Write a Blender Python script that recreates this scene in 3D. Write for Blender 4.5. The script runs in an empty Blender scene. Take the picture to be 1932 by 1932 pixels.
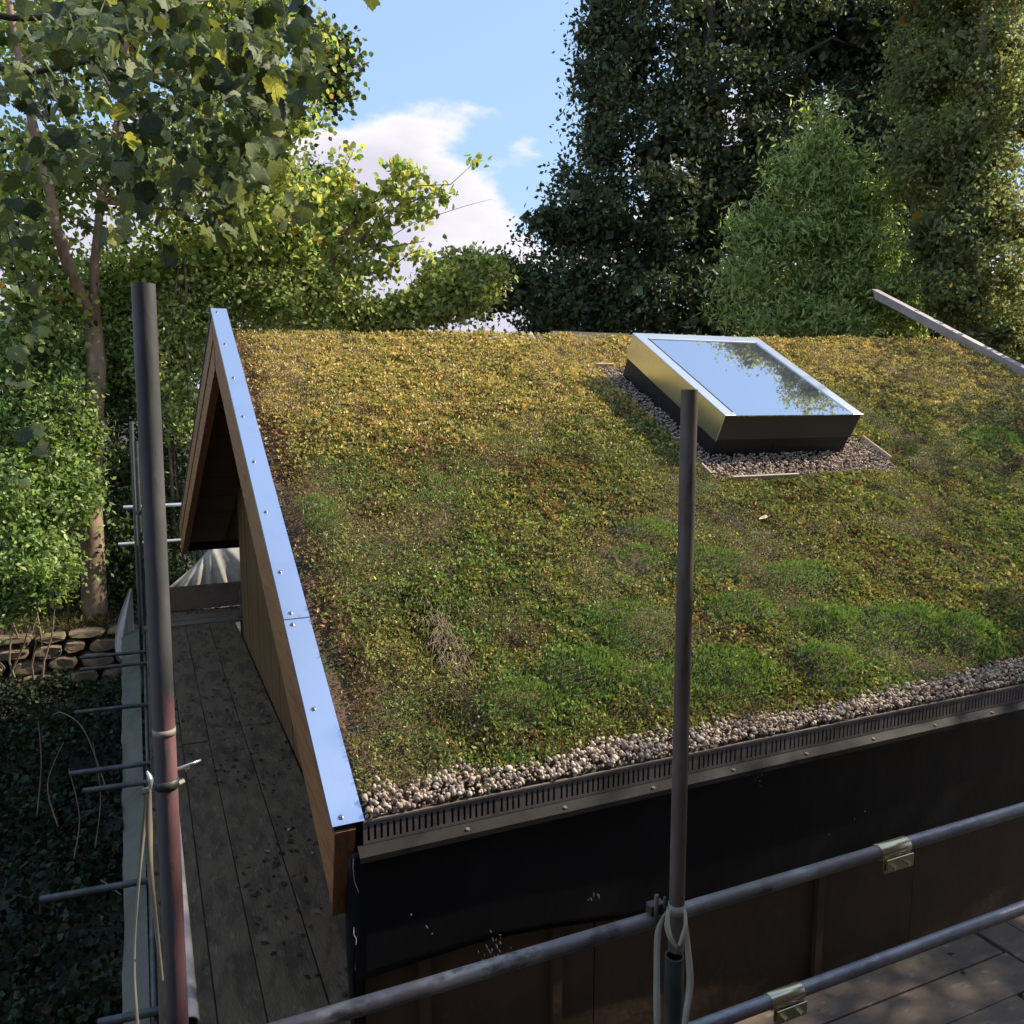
import bpy, math, random
import numpy as np
from mathutils import Vector, Matrix, Euler

random.seed(7)
RNG = np.random.default_rng(11)
rad = math.radians
scene = bpy.context.scene
COL = scene.collection

# ------------------------------------------------------------------ camera
YAW, PITCH, FPX = 0.41914, 0.13421, 1569.24          # heading, downward tilt, focal length in units of a 1932 wide picture
EYE = Vector((-0.6925, -3.4924, 1.88))
cd = bpy.data.cameras.new('camera')
cam = bpy.data.objects.new('camera', cd)
COL.objects.link(cam)
cam.location = EYE
cam.rotation_euler = Euler((math.pi / 2 - PITCH, 0, -YAW), 'XYZ')
cd.sensor_width = 36.0
cd.lens = 36.0 * FPX / 1932.0
cd.clip_start = 0.05
cd.clip_end = 2000
scene.camera = cam

# ------------------------------------------------------------------ light
SUN_AZ, SUN_EL = rad(96), rad(39)                      # azimuth clockwise from +Y
scene.view_settings.view_transform = 'Standard'
scene.view_settings.look = 'None'
scene.view_settings.exposure = 0.60
scene.view_settings.gamma = 1.0
try:
    scene.view_settings.use_curve_mapping = False
except Exception:
    pass
scene.cycles.max_bounces = 8
scene.cycles.transparent_max_bounces = 8

world = bpy.data.worlds.new('World')
scene.world = world
world.use_nodes = True
wn, wl = world.node_tree.nodes, world.node_tree.links
wn.clear()


def wnode(t, **kw):
    n = wn.new(t)
    for k, v in kw.items():
        setattr(n, k, v)
    return n


def wmath(op, a, b=None):
    n = wnode('ShaderNodeMath', operation=op)
    for i, v in enumerate((a, b)):
        if v is None:
            continue
        if isinstance(v, (int, float)):
            n.inputs[i].default_value = v
        else:
            wl.new(v, n.inputs[i])
    return n.outputs[0]


wout = wnode('ShaderNodeOutputWorld')
wbg = wnode('ShaderNodeBackground')
wsky = wnode('ShaderNodeTexSky', sky_type='NISHITA')
wsky.sun_disc = False
wsky.sun_elevation = SUN_EL
wsky.sun_rotation = SUN_AZ
wsky.air_density = 1.0
wsky.dust_density = 0.8
wsky.ozone_density = 1.0
wbg.inputs[1].default_value = 0.12
# clouds: fair-weather cumulus spread over the whole sky, thicker towards the horizon
wtc = wnode('ShaderNodeTexCoord')
wsep = wnode('ShaderNodeSeparateXYZ')
wl.new(wtc.outputs['Generated'], wsep.inputs[0])
zc = wmath('MAXIMUM', wsep.outputs[2], 0.0)
den = wmath('ADD', zc, 0.30)
wcomb = wnode('ShaderNodeCombineXYZ')
wl.new(wmath('DIVIDE', wsep.outputs[0], den), wcomb.inputs[0])
wl.new(wmath('DIVIDE', wsep.outputs[1], den), wcomb.inputs[1])
wl.new(wmath('MULTIPLY', zc, 1.3), wcomb.inputs[2])
wmap = wnode('ShaderNodeMapping')
wmap.inputs['Rotation'].default_value = (0, 0, -0.085)
wmap.inputs['Location'].default_value = (-18.874, 12.903, 2.151)
wl.new(wcomb.outputs[0], wmap.inputs[0])
wnz = wnode('ShaderNodeTexNoise')
wnz.inputs['Scale'].default_value = 1.5
wnz.inputs['Detail'].default_value = 12.0
wnz.inputs['Roughness'].default_value = 0.50
wnz.inputs['Distortion'].default_value = 0.0
wl.new(wmap.outputs[0], wnz.inputs['Vector'])
# more cloud low down, clear blue high up
hbias = wnode('ShaderNodeMapRange')
hbias.inputs['From Min'].default_value = 0.12
hbias.inputs['From Max'].default_value = 0.52
hbias.inputs['To Min'].default_value = 0.165
hbias.inputs['To Max'].default_value = -0.16
wl.new(wsep.outputs[2], hbias.inputs['Value'])
cden = wmath('ADD', wnz.outputs['Fac'], hbias.outputs[0])
wramp = wnode('ShaderNodeMapRange', interpolation_type='SMOOTHSTEP')
wramp.inputs['From Min'].default_value = 0.515
wramp.inputs['From Max'].default_value = 0.562
wl.new(cden, wramp.inputs['Value'])
# cloud body shading (thicker = greyer underside)
wshade = wnode('ShaderNodeMapRange')
wshade.inputs['From Min'].default_value = 0.545
wshade.inputs['From Max'].default_value = 0.66
wshade.inputs['To Min'].default_value = 0.0
wshade.inputs['To Max'].default_value = 1.0
wl.new(cden, wshade.inputs['Value'])
ccol = wnode('ShaderNodeMix', data_type='RGBA')
ccol.inputs[6].default_value = (5.75, 5.6, 5.85, 1)
ccol.inputs[7].default_value = (4.25, 4.1, 4.85, 1)
wl.new(wshade.outputs[0], ccol.inputs[0])
# thin veil everywhere (the sky in the photograph is a pale blue)
veil = wnode('ShaderNodeMix', data_type='RGBA')
veil.inputs[0].default_value = 0.60
veil.inputs[7].default_value = (3.0, 4.45, 6.7, 1)
wl.new(wsky.outputs[0], veil.inputs[6])
cmix = wnode('ShaderNodeMix', data_type='RGBA')
wl.new(wramp.outputs[0], cmix.inputs[0])
wl.new(veil.outputs[2], cmix.inputs[6])
wl.new(ccol.outputs[2], cmix.inputs[7])
wl.new(cmix.outputs[2], wbg.inputs[0])
wl.new(wbg.outputs[0], wout.inputs[0])

sd = bpy.data.lights.new('sun', 'SUN')
sd.energy = 5.0
sd.angle = rad(0.55)
sd.color = (1.0, 0.91, 0.76)
sun = bpy.data.objects.new('sun', sd)
COL.objects.link(sun)
sv = Vector((math.sin(SUN_AZ) * math.cos(SUN_EL), math.cos(SUN_AZ) * math.cos(SUN_EL), math.sin(SUN_EL)))
sun.rotation_euler = sv.to_track_quat('Z', 'Y').to_euler()
sun.location = (20, 8, 20)

# ------------------------------------------------------------------ helpers
_F = Vector((math.sin(YAW) * math.cos(PITCH), math.cos(YAW) * math.cos(PITCH), -math.sin(PITCH)))
_R = Vector((math.cos(YAW), -math.sin(YAW), 0))
_U = _R.cross(_F)


def at(px, py, depth):
    """surveyed point: bearing in the 1932 px picture and true distance in metres"""
    return EYE + (_F + _R * ((px - 966) / FPX) + _U * ((966 - py) / FPX)) * depth


RP_A = rad(28.0)
CA, SA = math.cos(RP_A), math.sin(RP_A)
RL = 5.82                                              # slope length
YR, ZR = RL * CA, RL * SA


def RP(x, s, n=0.0):
    """point on the near roof slope: along eave, up the slope, off the surface"""
    return Vector((x, s * CA - n * SA, s * SA + n * CA))


def FP(x, s, n=0.0):
    """far slope, s measured from the far eave up"""
    return Vector((x - 0.215 * max(0.0, 1 - s / RL), 2 * YR - s * CA + n * SA, s * SA + n * CA))


def tag(o, label=None, cat=None, group=None, kind=None):
    if label:
        o['label'] = label
    if cat:
        o['category'] = cat
    if group:
        o['group'] = group
    if kind:
        o['kind'] = kind
    return o


def empty(name, loc, label, cat, group=None):
    o = bpy.data.objects.new(name, None)
    o.empty_display_size = 0.2
    o.location = loc
    COL.objects.link(o)
    return tag(o, label, cat, group)


def origin(o):
    v = Vector((0, 0, 0))
    while o is not None:
        v += o.location
        o = o.parent
    return v


def link(name, me, parent=None, loc=None, rot=None, scale=None):
    o = bpy.data.objects.new(name, me)
    COL.objects.link(o)
    if parent is not None:
        o.parent = parent
        if loc is not None:
            o.location = Vector(loc) - origin(parent)
    elif loc is not None:
        o.location = loc
    if rot is not None:
        o.rotation_euler = rot
    if scale is not None:
        o.scale = scale
    return o


class MB:
    def __init__(self):
        self.v, self.f, self.sm = [], [], []

    def add(self, vs, fs, smooth=False):
        b = len(self.v)
        self.v += [tuple(p) for p in vs]
        self.f += [tuple(b + i for i in f) for f in fs]
        self.sm += [smooth] * len(fs)
        return self

    def hexa(self, p):
        """8 points: bottom ring 0-3, top ring 4-7"""
        return self.add(p, [(3, 2, 1, 0), (4, 5, 6, 7), (0, 1, 5, 4), (1, 2, 6, 5), (2, 3, 7, 6), (3, 0, 4, 7)])

    def box(self, x0, x1, y0, y1, z0, z1):
        return self.hexa([(x0, y0, z0), (x1, y0, z0), (x1, y1, z0), (x0, y1, z0),
                          (x0, y0, z1), (x1, y0, z1), (x1, y1, z1), (x0, y1, z1)])

    def rbox(self, x0, x1, s0, s1, n0, n1, P=RP):
        return self.hexa([P(x0, s0, n0), P(x1, s0, n0), P(x1, s1, n0), P(x0, s1, n0),
                          P(x0, s0, n1), P(x1, s0, n1), P(x1, s1, n1), P(x0, s1, n1)])

    def tube(self, pts, radii, seg=12, caps=True, smooth=True):
        pts = [Vector(p) for p in pts]
        if isinstance(radii, (int, float)):
            radii = [radii] * len(pts)
        rings = []
        up = Vector((0, 0, 1))
        d0 = (pts[1] - pts[0]).normalized()
        if abs(d0.dot(up)) > 0.95:
            up = Vector((1, 0, 0))
        a = d0.cross(up).normalized()
        vs = []
        for i, p in enumerate(pts):
            d = (pts[min(i + 1, len(pts) - 1)] - pts[max(i - 1, 0)]).normalized()
            a = (a - d * a.dot(d)).normalized()
            b = d.cross(a)
            for k in range(seg):
                t = 2 * math.pi * k / seg
                vs.append(p + (a * math.cos(t) + b * math.sin(t)) * radii[i])
        fs = []
        for i in range(len(pts) - 1):
            for k in range(seg):
                k2 = (k + 1) % seg
                fs.append((i * seg + k, i * seg + k2, (i + 1) * seg + k2, (i + 1) * seg + k))
        self.add(vs, fs, smooth)
        if caps:
            b = len(self.v) - len(vs)
            self.f.append(tuple(b + k for k in reversed(range(seg))))
            self.sm.append(False)
            e = b + (len(pts) - 1) * seg
            self.f.append(tuple(e + k for k in range(seg)))
            self.sm.append(False)
        return self

    def mesh(self, name, mat, off=None):
        me = bpy.data.meshes.new(name)
        vs = self.v
        if off is not None:
            vs = [(p[0] - off[0], p[1] - off[1], p[2] - off[2]) for p in vs]
        me.from_pydata(vs, [], self.f)
        me.polygons.foreach_set('use_smooth', self.sm)
        if mat:
            me.materials.append(mat)
        me.update()
        return me

    def build(self, name, mat, parent=None, loc=None, bevel=0.0):
        """origin: loc if given, else the centre of the bottom of the shape"""
        if loc is None:
            a = np.array(self.v)
            lo, hi = a.min(0), a.max(0)
            loc = Vector(((lo[0] + hi[0]) / 2, (lo[1] + hi[1]) / 2, lo[2]))
        loc = Vector(loc)
        o = link(name, self.mesh(name, mat, loc), parent, loc)
        if bevel:
            m = o.modifiers.new('bevel', 'BEVEL')
            m.width = bevel
            m.segments = 2
            m.limit_method = 'ANGLE'
        return o


def np_mesh(name, V, F, mat, col=None, smooth=False, loc=None):
    """V (n,3), F (m,k) uniform polygons, col (n,3)"""
    V = np.asarray(V, np.float32)
    if loc is not None:
        V = V - np.array(loc, np.float32)
    F = np.asarray(F, np.int32)
    me = bpy.data.meshes.new(name)
    m, k = F.shape
    me.vertices.add(len(V))
    me.vertices.foreach_set('co', V.ravel())
    me.loops.add(m * k)
    me.loops.foreach_set('vertex_index', F.ravel())
    me.polygons.add(m)
    me.polygons.foreach_set('loop_start', np.arange(0, m * k, k, dtype=np.int32))
    me.polygons.foreach_set('loop_total', np.full(m, k, np.int32))
    if smooth:
        me.polygons.foreach_set('use_smooth', np.ones(m, bool))
    if col is not None:
        at_ = me.attributes.new('Col', 'FLOAT_COLOR', 'POINT')
        c = np.ones((len(V), 4), np.float32)
        c[:, :3] = col
        at_.data.foreach_set('color', c.ravel())
    me.materials.append(mat)
    me.update(calc_edges=True)
    me.validate()
    return me


# --------- value noise
def _hash(ix, iy, seed):
    h = (ix.astype(np.int64) * 374761393 + iy.astype(np.int64) * 668265263 + seed * 974711) & 0x7fffffff
    h = ((h ^ (h >> 13)) * 1274126177) & 0x7fffffff
    return ((h ^ (h >> 16)) & 0xffff) / 65535.0


def vnoise(x, y, seed=0):
    x = np.asarray(x, float); y = np.asarray(y, float)
    ix, iy = np.floor(x), np.floor(y)
    fx, fy = x - ix, y - iy
    fx = fx * fx * (3 - 2 * fx); fy = fy * fy * (3 - 2 * fy)
    a = _hash(ix, iy, seed); b = _hash(ix + 1, iy, seed)
    c = _hash(ix, iy + 1, seed); d = _hash(ix + 1, iy + 1, seed)
    return (a * (1 - fx) + b * fx) * (1 - fy) + (c * (1 - fx) + d * fx) * fy


def fbm(x, y, seed=0, oct=4):
    t, a, s = 0.0, 0.5, 0.0
    for i in range(oct):
        t = t + a * vnoise(np.asarray(x) * 2 ** i + 17.3 * i, np.asarray(y) * 2 ** i - 9.1 * i, seed + i)
        s += a
        a *= 0.55
    return t / s


def sstep(a, b, x):
    t = np.clip((x - a) / (b - a), 0, 1)
    return t * t * (3 - 2 * t)


# ------------------------------------------------------------------ materials
def mat(name, base, rough=0.6, metal=0.0, spec=0.5, noise=None, bump=None, stretch=(1, 1, 1), edge=None):
    """noise: list of (colour, scale, lo, hi) layered over base; bump: (scale, strength)"""
    m = bpy.data.materials.new(name)
    m.use_nodes = True
    nt = m.node_tree
    p = nt.nodes['Principled BSDF']
    p.inputs['Roughness'].default_value = rough
    p.inputs['Metallic'].default_value = metal
    p.inputs['Specular IOR Level'].default_value = spec
    tc = nt.nodes.new('ShaderNodeTexCoord')
    mp = nt.nodes.new('ShaderNodeMapping')
    mp.inputs['Scale'].default_value = stretch
    nt.links.new(tc.outputs['Object'], mp.inputs[0])
    cur = None
    for i, (c, sc, lo, hi) in enumerate(noise or []):
        nz = nt.nodes.new('ShaderNodeTexNoise')
        nz.inputs['Scale'].default_value = sc
        nz.inputs['Detail'].default_value = 6
        nz.inputs['Roughness'].default_value = 0.62
        ad = nt.nodes.new('ShaderNodeVectorMath')
        ad.inputs[1].default_value = (3.7 * i, 1.9 * i, 5.3 * i)
        nt.links.new(mp.outputs[0], ad.inputs[0])
        nt.links.new(ad.outputs[0], nz.inputs['Vector'])
        mr = nt.nodes.new('ShaderNodeMapRange')
        mr.interpolation_type = 'SMOOTHSTEP'
        mr.inputs['From Min'].default_value = lo
        mr.inputs['From Max'].default_value = hi
        nt.links.new(nz.outputs['Fac'], mr.inputs['Value'])
        mx = nt.nodes.new('ShaderNodeMix')
        mx.data_type = 'RGBA'
        nt.links.new(mr.outputs[0], mx.inputs[0])
        if cur is None:
            mx.inputs[6].default_value = (*base, 1)
        else:
            nt.links.new(cur, mx.inputs[6])
        mx.inputs[7].default_value = (*c, 1)
        cur = mx.outputs[2]
    if cur is None:
        p.inputs['Base Color'].default_value = (*base, 1)
    else:
        nt.links.new(cur, p.inputs['Base Color'])
    if bump:
        nz = nt.nodes.new('ShaderNodeTexNoise')
        nz.inputs['Scale'].default_value = bump[0]
        nz.inputs['Detail'].default_value = 5
        nt.links.new(mp.outputs[0], nz.inputs['Vector'])
        bp = nt.nodes.new('ShaderNodeBump')
        bp.inputs['Strength'].default_value = bump[1]
        bp.inputs['Distance'].default_value = 0.02
        nt.links.new(nz.outputs['Fac'], bp.inputs['Height'])
        nt.links.new(bp.outputs[0], p.inputs['Normal'])
    return m


def leaf_mat(name, trans=0.4, rough=0.5, spec=0.35, col=None, tint=(1.25, 1.2, 0.5)):
    m = bpy.data.materials.new(name)
    m.use_nodes = True
    nt = m.node_tree
    p = nt.nodes['Principled BSDF']
    out = nt.nodes['Material Output']
    p.inputs['Roughness'].default_value = rough
    p.inputs['Specular IOR Level'].default_value = spec
    tr = nt.nodes.new('ShaderNodeBsdfTranslucent')
    mix = nt.nodes.new('ShaderNodeMixShader')
    mix.inputs[0].default_value = trans
    mul = nt.nodes.new('ShaderNodeMix')
    mul.data_type = 'RGBA'
    mul.blend_type = 'MULTIPLY'
    mul.inputs[0].default_value = 1.0
    mul.inputs[7].default_value = (*tint, 1)
    if col is None:
        a = nt.nodes.new('ShaderNodeAttribute')
        a.attribute_name = 'Col'
        src = a.outputs['Color']
    else:
        a = nt.nodes.new('ShaderNodeTexNoise')
        a.inputs['Scale'].default_value = 9
        tc = nt.nodes.new('ShaderNodeTexCoord')
        nt.links.new(tc.outputs['Object'], a.inputs['Vector'])
        cr = nt.nodes.new('ShaderNodeMix')
        cr.data_type = 'RGBA'
        cr.inputs[6].default_value = (*[c * 0.75 for c in col], 1)
        cr.inputs[7].default_value = (*[c * 1.3 for c in col], 1)
        nt.links.new(a.outputs['Fac'], cr.inputs[0])
        src = cr.outputs[2]
    nt.links.new(src, p.inputs['Base Color'])
    nt.links.new(src, mul.inputs[6])
    nt.links.new(mul.outputs[2], tr.inputs['Color'])
    nt.links.new(p.outputs[0], mix.inputs[1])
    nt.links.new(tr.outputs[0], mix.inputs[2])
    nt.links.new(mix.outputs[0], out.inputs['Surface'])
    return m


def vcol_mat(name, rough=0.8, spec=0.3, bump=None):
    m = bpy.data.materials.new(name)
    m.use_nodes = True
    nt = m.node_tree
    p = nt.nodes['Principled BSDF']
    p.inputs['Roughness'].default_value = rough
    p.inputs['Specular IOR Level'].default_value = spec
    a = nt.nodes.new('ShaderNodeAttribute')
    a.attribute_name = 'Col'
    nt.links.new(a.outputs['Color'], p.inputs['Base Color'])
    return m


M = {}
M['flashing'] = mat('galvanised flashing', (0.62, 0.70, 0.89), 0.30, 0.85, noise=[((0.56, 0.635, 0.82), 3.0, 0.45, 0.75), ((0.6, 0.57, 0.55), 9.0, 0.66, 0.8)], bump=(6, 0.03))  # base tinted blue to carry the reflected sky
M['screw'] = mat('screw head', (0.32, 0.32, 0.33), 0.35, 0.9)
M['black_membrane'] = mat('black rubber membrane', (0.006, 0.006, 0.0075), 0.42, 0.0, 0.28, noise=[((0.011, 0.011, 0.013), 2.2, 0.5, 0.75), ((0.12, 0.12, 0.13), 7.0, 0.735, 0.80)], stretch=(1, 1, 0.6), bump=(2.2, 0.6))
M['black_edge'] = mat('black membrane edge', (0.012, 0.012, 0.014), 0.5)
M['larch'] = mat('larch board', (0.34, 0.165, 0.055), 0.6, noise=[((0.22, 0.095, 0.030), 5.0, 0.40, 0.68), ((0.42, 0.22, 0.08), 11.0, 0.58, 0.75)], stretch=(6, 0.7, 6), bump=(18, 0.2))
M['larch_dark'] = mat('larch end board', (0.20, 0.085, 0.030), 0.65, noise=[((0.11, 0.045, 0.018), 5.0, 0.40, 0.68)], stretch=(6, 6, 0.7), bump=(18, 0.2))
M['cladding'] = mat('olive timber cladding', (0.135, 0.078, 0.029), 0.75, 0.0, 0.2, noise=[((0.11, 0.062, 0.024), 3.0, 0.4, 0.7), ((0.22, 0.125, 0.045), 8.0, 0.6, 0.8)], stretch=(4, 4, 0.5), bump=(14, 0.25))
M['soffit'] = mat('soffit board', (0.115, 0.065, 0.038), 0.75, noise=[((0.07, 0.04, 0.026), 3.0, 0.4, 0.7)], bump=(10, 0.2))
M['wall_panel'] = mat('brown sheathing panel', (0.075, 0.042, 0.020), 0.75, noise=[((0.05, 0.028, 0.014), 2.0, 0.4, 0.7), ((0.10, 0.062, 0.033), 14.0, 0.6, 0.8)], bump=(16, 0.15))
M['edge_metal'] = mat('gravel retention angle', (0.17, 0.14, 0.125), 0.65, 0.1, noise=[((0.10, 0.082, 0.072), 6.0, 0.45, 0.7)], bump=(10, 0.1))
M['edge_dull'] = mat('dirty aluminium drip', (0.022, 0.020, 0.018), 0.7, 0.0, 0.2, noise=[((0.014, 0.012, 0.011), 8.0, 0.45, 0.7)], bump=(12, 0.1))
M['soil'] = mat('sedum substrate', (0.12, 0.066, 0.043), 0.95, noise=[((0.05, 0.055, 0.022), 2.5, 0.4, 0.65), ((0.14, 0.08, 0.05), 22.0, 0.55, 0.7)], bump=(60, 0.8))
M['sky_frame'] = mat('skylight aluminium frame', (0.80, 0.82, 0.85), 0.28, 0.75, noise=[((0.7, 0.72, 0.76), 4, 0.5, 0.8)])
M['sky_side'] = mat('skylight side cladding', (0.80, 0.79, 0.74), 0.24, 0.95, noise=[((0.70, 0.69, 0.64), 3, 0.5, 0.8)], bump=(3, 0.03))
M['sky_front'] = mat('skylight front cladding', (0.060, 0.057, 0.060), 0.45, 0.2)
M['kerb'] = mat('skylight kerb', (0.010, 0.010, 0.012), 0.55, noise=[((0.02, 0.02, 0.022), 5, 0.5, 0.8)])
M['glass'] = mat('coated glass', (0.62, 0.66, 0.76), 0.015, 0.92)
M['timber_pale'] = mat('pale timber', (0.46, 0.38, 0.30), 0.7, noise=[((0.34, 0.27, 0.20), 4, 0.4, 0.7)], stretch=(5, 0.6, 5), bump=(14, 0.2))
M['verge_cap'] = mat('weathered verge board', (0.39, 0.325, 0.30), 0.6, noise=[((0.30, 0.25, 0.225), 3, 0.4, 0.7)], bump=(10, 0.1))
M['verge_dark'] = mat('verge upstand', (0.045, 0.035, 0.028), 0.8)
M['steel_grey'] = mat('grey scaffold tube', (0.135, 0.13, 0.13), 0.5, 0.45, noise=[((0.085, 0.082, 0.082), 5.0, 0.42, 0.65), ((0.20, 0.18, 0.17), 16.0, 0.58, 0.72)], stretch=(1, 1, 0.35), bump=(30, 0.12))
M['steel_red'] = mat('red painted scaffold tube', (0.22, 0.075, 0.075), 0.65, 0.0, noise=[((0.105, 0.09, 0.088), 5.0, 0.44, 0.56), ((0.07, 0.035, 0.033), 15.0, 0.58, 0.68), ((0.33, 0.17, 0.165), 28.0, 0.62, 0.74)], stretch=(1, 1, 0.3), bump=(30, 0.15))
M['steel_worn'] = mat('grey tube with worn red paint', (0.135, 0.13, 0.13), 0.55, 0.25, noise=[((0.085, 0.082, 0.082), 5.0, 0.42, 0.65), ((0.20, 0.18, 0.17), 16.0, 0.58, 0.72)], stretch=(1, 1, 0.35), bump=(30, 0.12))


def worn_paint(m):
    """red paint left on one flank of the lower part, flaking along noise"""
    nt = m.node_tree
    p = nt.nodes['Principled BSDF']
    base = p.inputs['Base Color'].links[0].from_socket
    N = lambda t: nt.nodes.new(t)
    L = nt.links.new

    def mth(op, a, b):
        n = N('ShaderNodeMath'); n.operation = op
        for k, v in enumerate((a, b)):
            if isinstance(v, (int, float)):
                n.inputs[k].default_value = v
            else:
                L(v, n.inputs[k])
        return n.outputs[0]
    tc = N('ShaderNodeTexCoord'); sp = N('ShaderNodeSeparateXYZ'); L(tc.outputs['Object'], sp.inputs[0])
    mp = N('ShaderNodeMapping'); mp.inputs['Scale'].default_value = (30, 30, 6); L(tc.outputs['Object'], mp.inputs[0])
    nz = N('ShaderNodeTexNoise'); nz.inputs['Scale'].default_value = 1.0; nz.inputs['Detail'].default_value = 7; nz.inputs['Roughness'].default_value = .65; L(mp.outputs[0], nz.inputs['Vector'])
    nn = mth('SUBTRACT', nz.outputs['Fac'], 0.5)
    xx = mth('SUBTRACT', sp.outputs[0], mth('MULTIPLY', sp.outputs[2], 0.01034))      # offset from the leaning axis
    side = N('ShaderNodeMapRange'); side.inputs['From Min'].default_value = 0.000; side.inputs['From Max'].default_value = 0.004
    L(mth('ADD', xx, mth('MULTIPLY', nn, 0.045)), side.inputs['Value'])
    hi = N('ShaderNodeMapRange'); hi.inputs['From Min'].default_value = -4.215; hi.inputs['From Max'].default_value = -4.195
    L(mth('ADD', mth('MULTIPLY', sp.outputs[2], -1.0), mth('MULTIPLY', nn, 0.25)), hi.inputs['Value'])
    mask = mth('MULTIPLY', side.outputs[0], hi.outputs[0])
    flake = N('ShaderNodeMapRange'); flake.inputs['From Min'].default_value = 0.60; flake.inputs['From Max'].default_value = 0.64; flake.inputs['To Min'].default_value = 1; flake.inputs['To Max'].default_value = 0.15
    n2 = N('ShaderNodeTexNoise'); n2.inputs['Scale'].default_value = 3.0; n2.inputs['Detail'].default_value = 5; L(mp.outputs[0], n2.inputs['Vector']); L(n2.outputs['Fac'], flake.inputs['Value'])
    mask = mth('MULTIPLY', mask, flake.outputs[0])
    red = N('ShaderNodeMix'); red.data_type = 'RGBA'; red.inputs[6].default_value = (0.19, 0.072, 0.075, 1); red.inputs[7].default_value = (0.34, 0.19, 0.19, 1); L(nz.outputs['Fac'], red.inputs[0])
    mx = N('ShaderNodeMix'); mx.data_type = 'RGBA'; L(mask, mx.inputs[0]); L(base, mx.inputs[6]); L(red.outputs[2], mx.inputs[7]); L(mx.outputs[2], p.inputs['Base Color'])


worn_paint(M['steel_worn'])
M['steel_brown'] = mat('rusty brown scaffold tube', (0.135, 0.098, 0.075), 0.6, 0.15, noise=[((0.22, 0.18, 0.15), 5.0, 0.45, 0.65), ((0.075, 0.045, 0.04), 14.0, 0.56, 0.7)], stretch=(1, 1, 0.3), bump=(30, 0.15))
M['steel_rail'] = mat('dirty scaffold rail', (0.20, 0.165, 0.155), 0.5, 0.45, noise=[((0.36, 0.31, 0.285), 3.0, 0.50, 0.60), ((0.10, 0.08, 0.075), 11.0, 0.55, 0.7)], stretch=(0.6, 1, 1), bump=(25, 0.15))
M['galv'] = mat('galvanised tube', (0.30, 0.285, 0.295), 0.42, 0.6, noise=[((0.20, 0.19, 0.20), 7.0, 0.42, 0.65), ((0.40, 0.375, 0.375), 30.0, 0.58, 0.7)], stretch=(0.6, 1, 1), bump=(40, 0.1))
M['galv_light'] = mat('pale galvanised tube', (0.66, 0.66, 0.66), 0.42, 0.5, noise=[((0.5, 0.5, 0.5), 9.0, 0.45, 0.7)])  # pale tone also puts the sunlight on the far rails into colour
M['dark_tube'] = mat('dark scaffold tube', (0.07, 0.07, 0.065), 0.5, 0.5, noise=[((0.12, 0.115, 0.10), 9.0, 0.45, 0.7)])
M['green_post'] = mat('green grey scaffold standard', (0.085, 0.095, 0.085), 0.5, 0.4, noise=[((0.055, 0.06, 0.055), 6.0, 0.42, 0.65)], bump=(30, 0.1))
M['zinc_yellow'] = mat('yellow zinc coupler', (0.66, 0.57, 0.34), 0.27, 0.95, noise=[((0.58, 0.55, 0.42), 9.0, 0.4, 0.6), ((0.62, 0.5, 0.45), 17.0, 0.55, 0.7)])
M['bolt'] = mat('bright bolt', (0.8, 0.78, 0.7), 0.2, 0.95)
M['deck'] = mat('scaffold board', (0.145, 0.098, 0.060), 0.9, 0.0, 0.25, noise=[((0.080, 0.054, 0.033), 2.2, 0.42, 0.62), ((0.19, 0.135, 0.09), 6.0, 0.54, 0.70), ((0.035, 0.030, 0.022), 9.0, 0.63, 0.72)], stretch=(3, 1, 1), bump=(22, 0.3))
M['deck_warm'] = mat('warm scaffold board', (0.20, 0.14, 0.098), 0.85, 0.0, 0.25, noise=[((0.15, 0.112, 0.085), 2.0, 0.42, 0.62), ((0.27, 0.215, 0.17), 6.0, 0.56, 0.70), ((0.07, 0.05, 0.04), 9.0, 0.64, 0.73)], stretch=(1, 3, 1), bump=(22, 0.3))
M['tarp'] = leaf_mat('silver grey tarpaulin', 0.35, 0.45, 0.4, col=(0.56, 0.53, 0.47), tint=(1, 0.98, 0.94))
M['sheet'] = leaf_mat('dull green sheeting', 0.25, 0.55, 0.3, col=(0.15, 0.15, 0.11), tint=(1, 1, 0.9))
M['strap'] = leaf_mat('woven strap', 0.15, 0.6, 0.3, col=(0.42, 0.38, 0.29), tint=(1, 1, 0.9))
M['bark'] = mat('bark', (0.33, 0.215, 0.14), 0.85, noise=[((0.20, 0.13, 0.085), 4.0, 0.42, 0.65), ((0.44, 0.31, 0.22), 9.0, 0.58, 0.72)], stretch=(1, 1, 0.35), bump=(14, 0.5))
M['bark_dark'] = mat('dark bark', (0.075, 0.055, 0.04), 0.9, noise=[((0.045, 0.035, 0.028), 5.0, 0.42, 0.65)], bump=(14, 0.4))
M['stem'] = mat('dry stem', (0.24, 0.17, 0.11), 0.85, noise=[((0.15, 0.10, 0.07), 9.0, 0.4, 0.7)])
M['stone'] = mat('sandstone', (0.21, 0.15, 0.095), 0.9, noise=[((0.13, 0.095, 0.062), 4.0, 0.4, 0.65), ((0.11, 0.12, 0.04), 5.0, 0.54, 0.66), ((0.28, 0.21, 0.145), 12.0, 0.58, 0.72)], bump=(12, 0.6))
M['ground'] = mat('bank soil', (0.060, 0.043, 0.028), 0.95, noise=[((0.022, 0.024, 0.012), 0.8, 0.4, 0.65), ((0.13, 0.085, 0.055), 5.0, 0.56, 0.72)], bump=(4, 0.8))
M['pebble'] = [mat('pebble %d' % i, c, 0.75, noise=[(tuple(k * 0.7 for k in c), 30.0, 0.45, 0.7)]) for i, c in enumerate([(0.54, 0.42, 0.31), (0.36, 0.275, 0.215), (0.64, 0.53, 0.41), (0.27, 0.21, 0.175)])]
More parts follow.
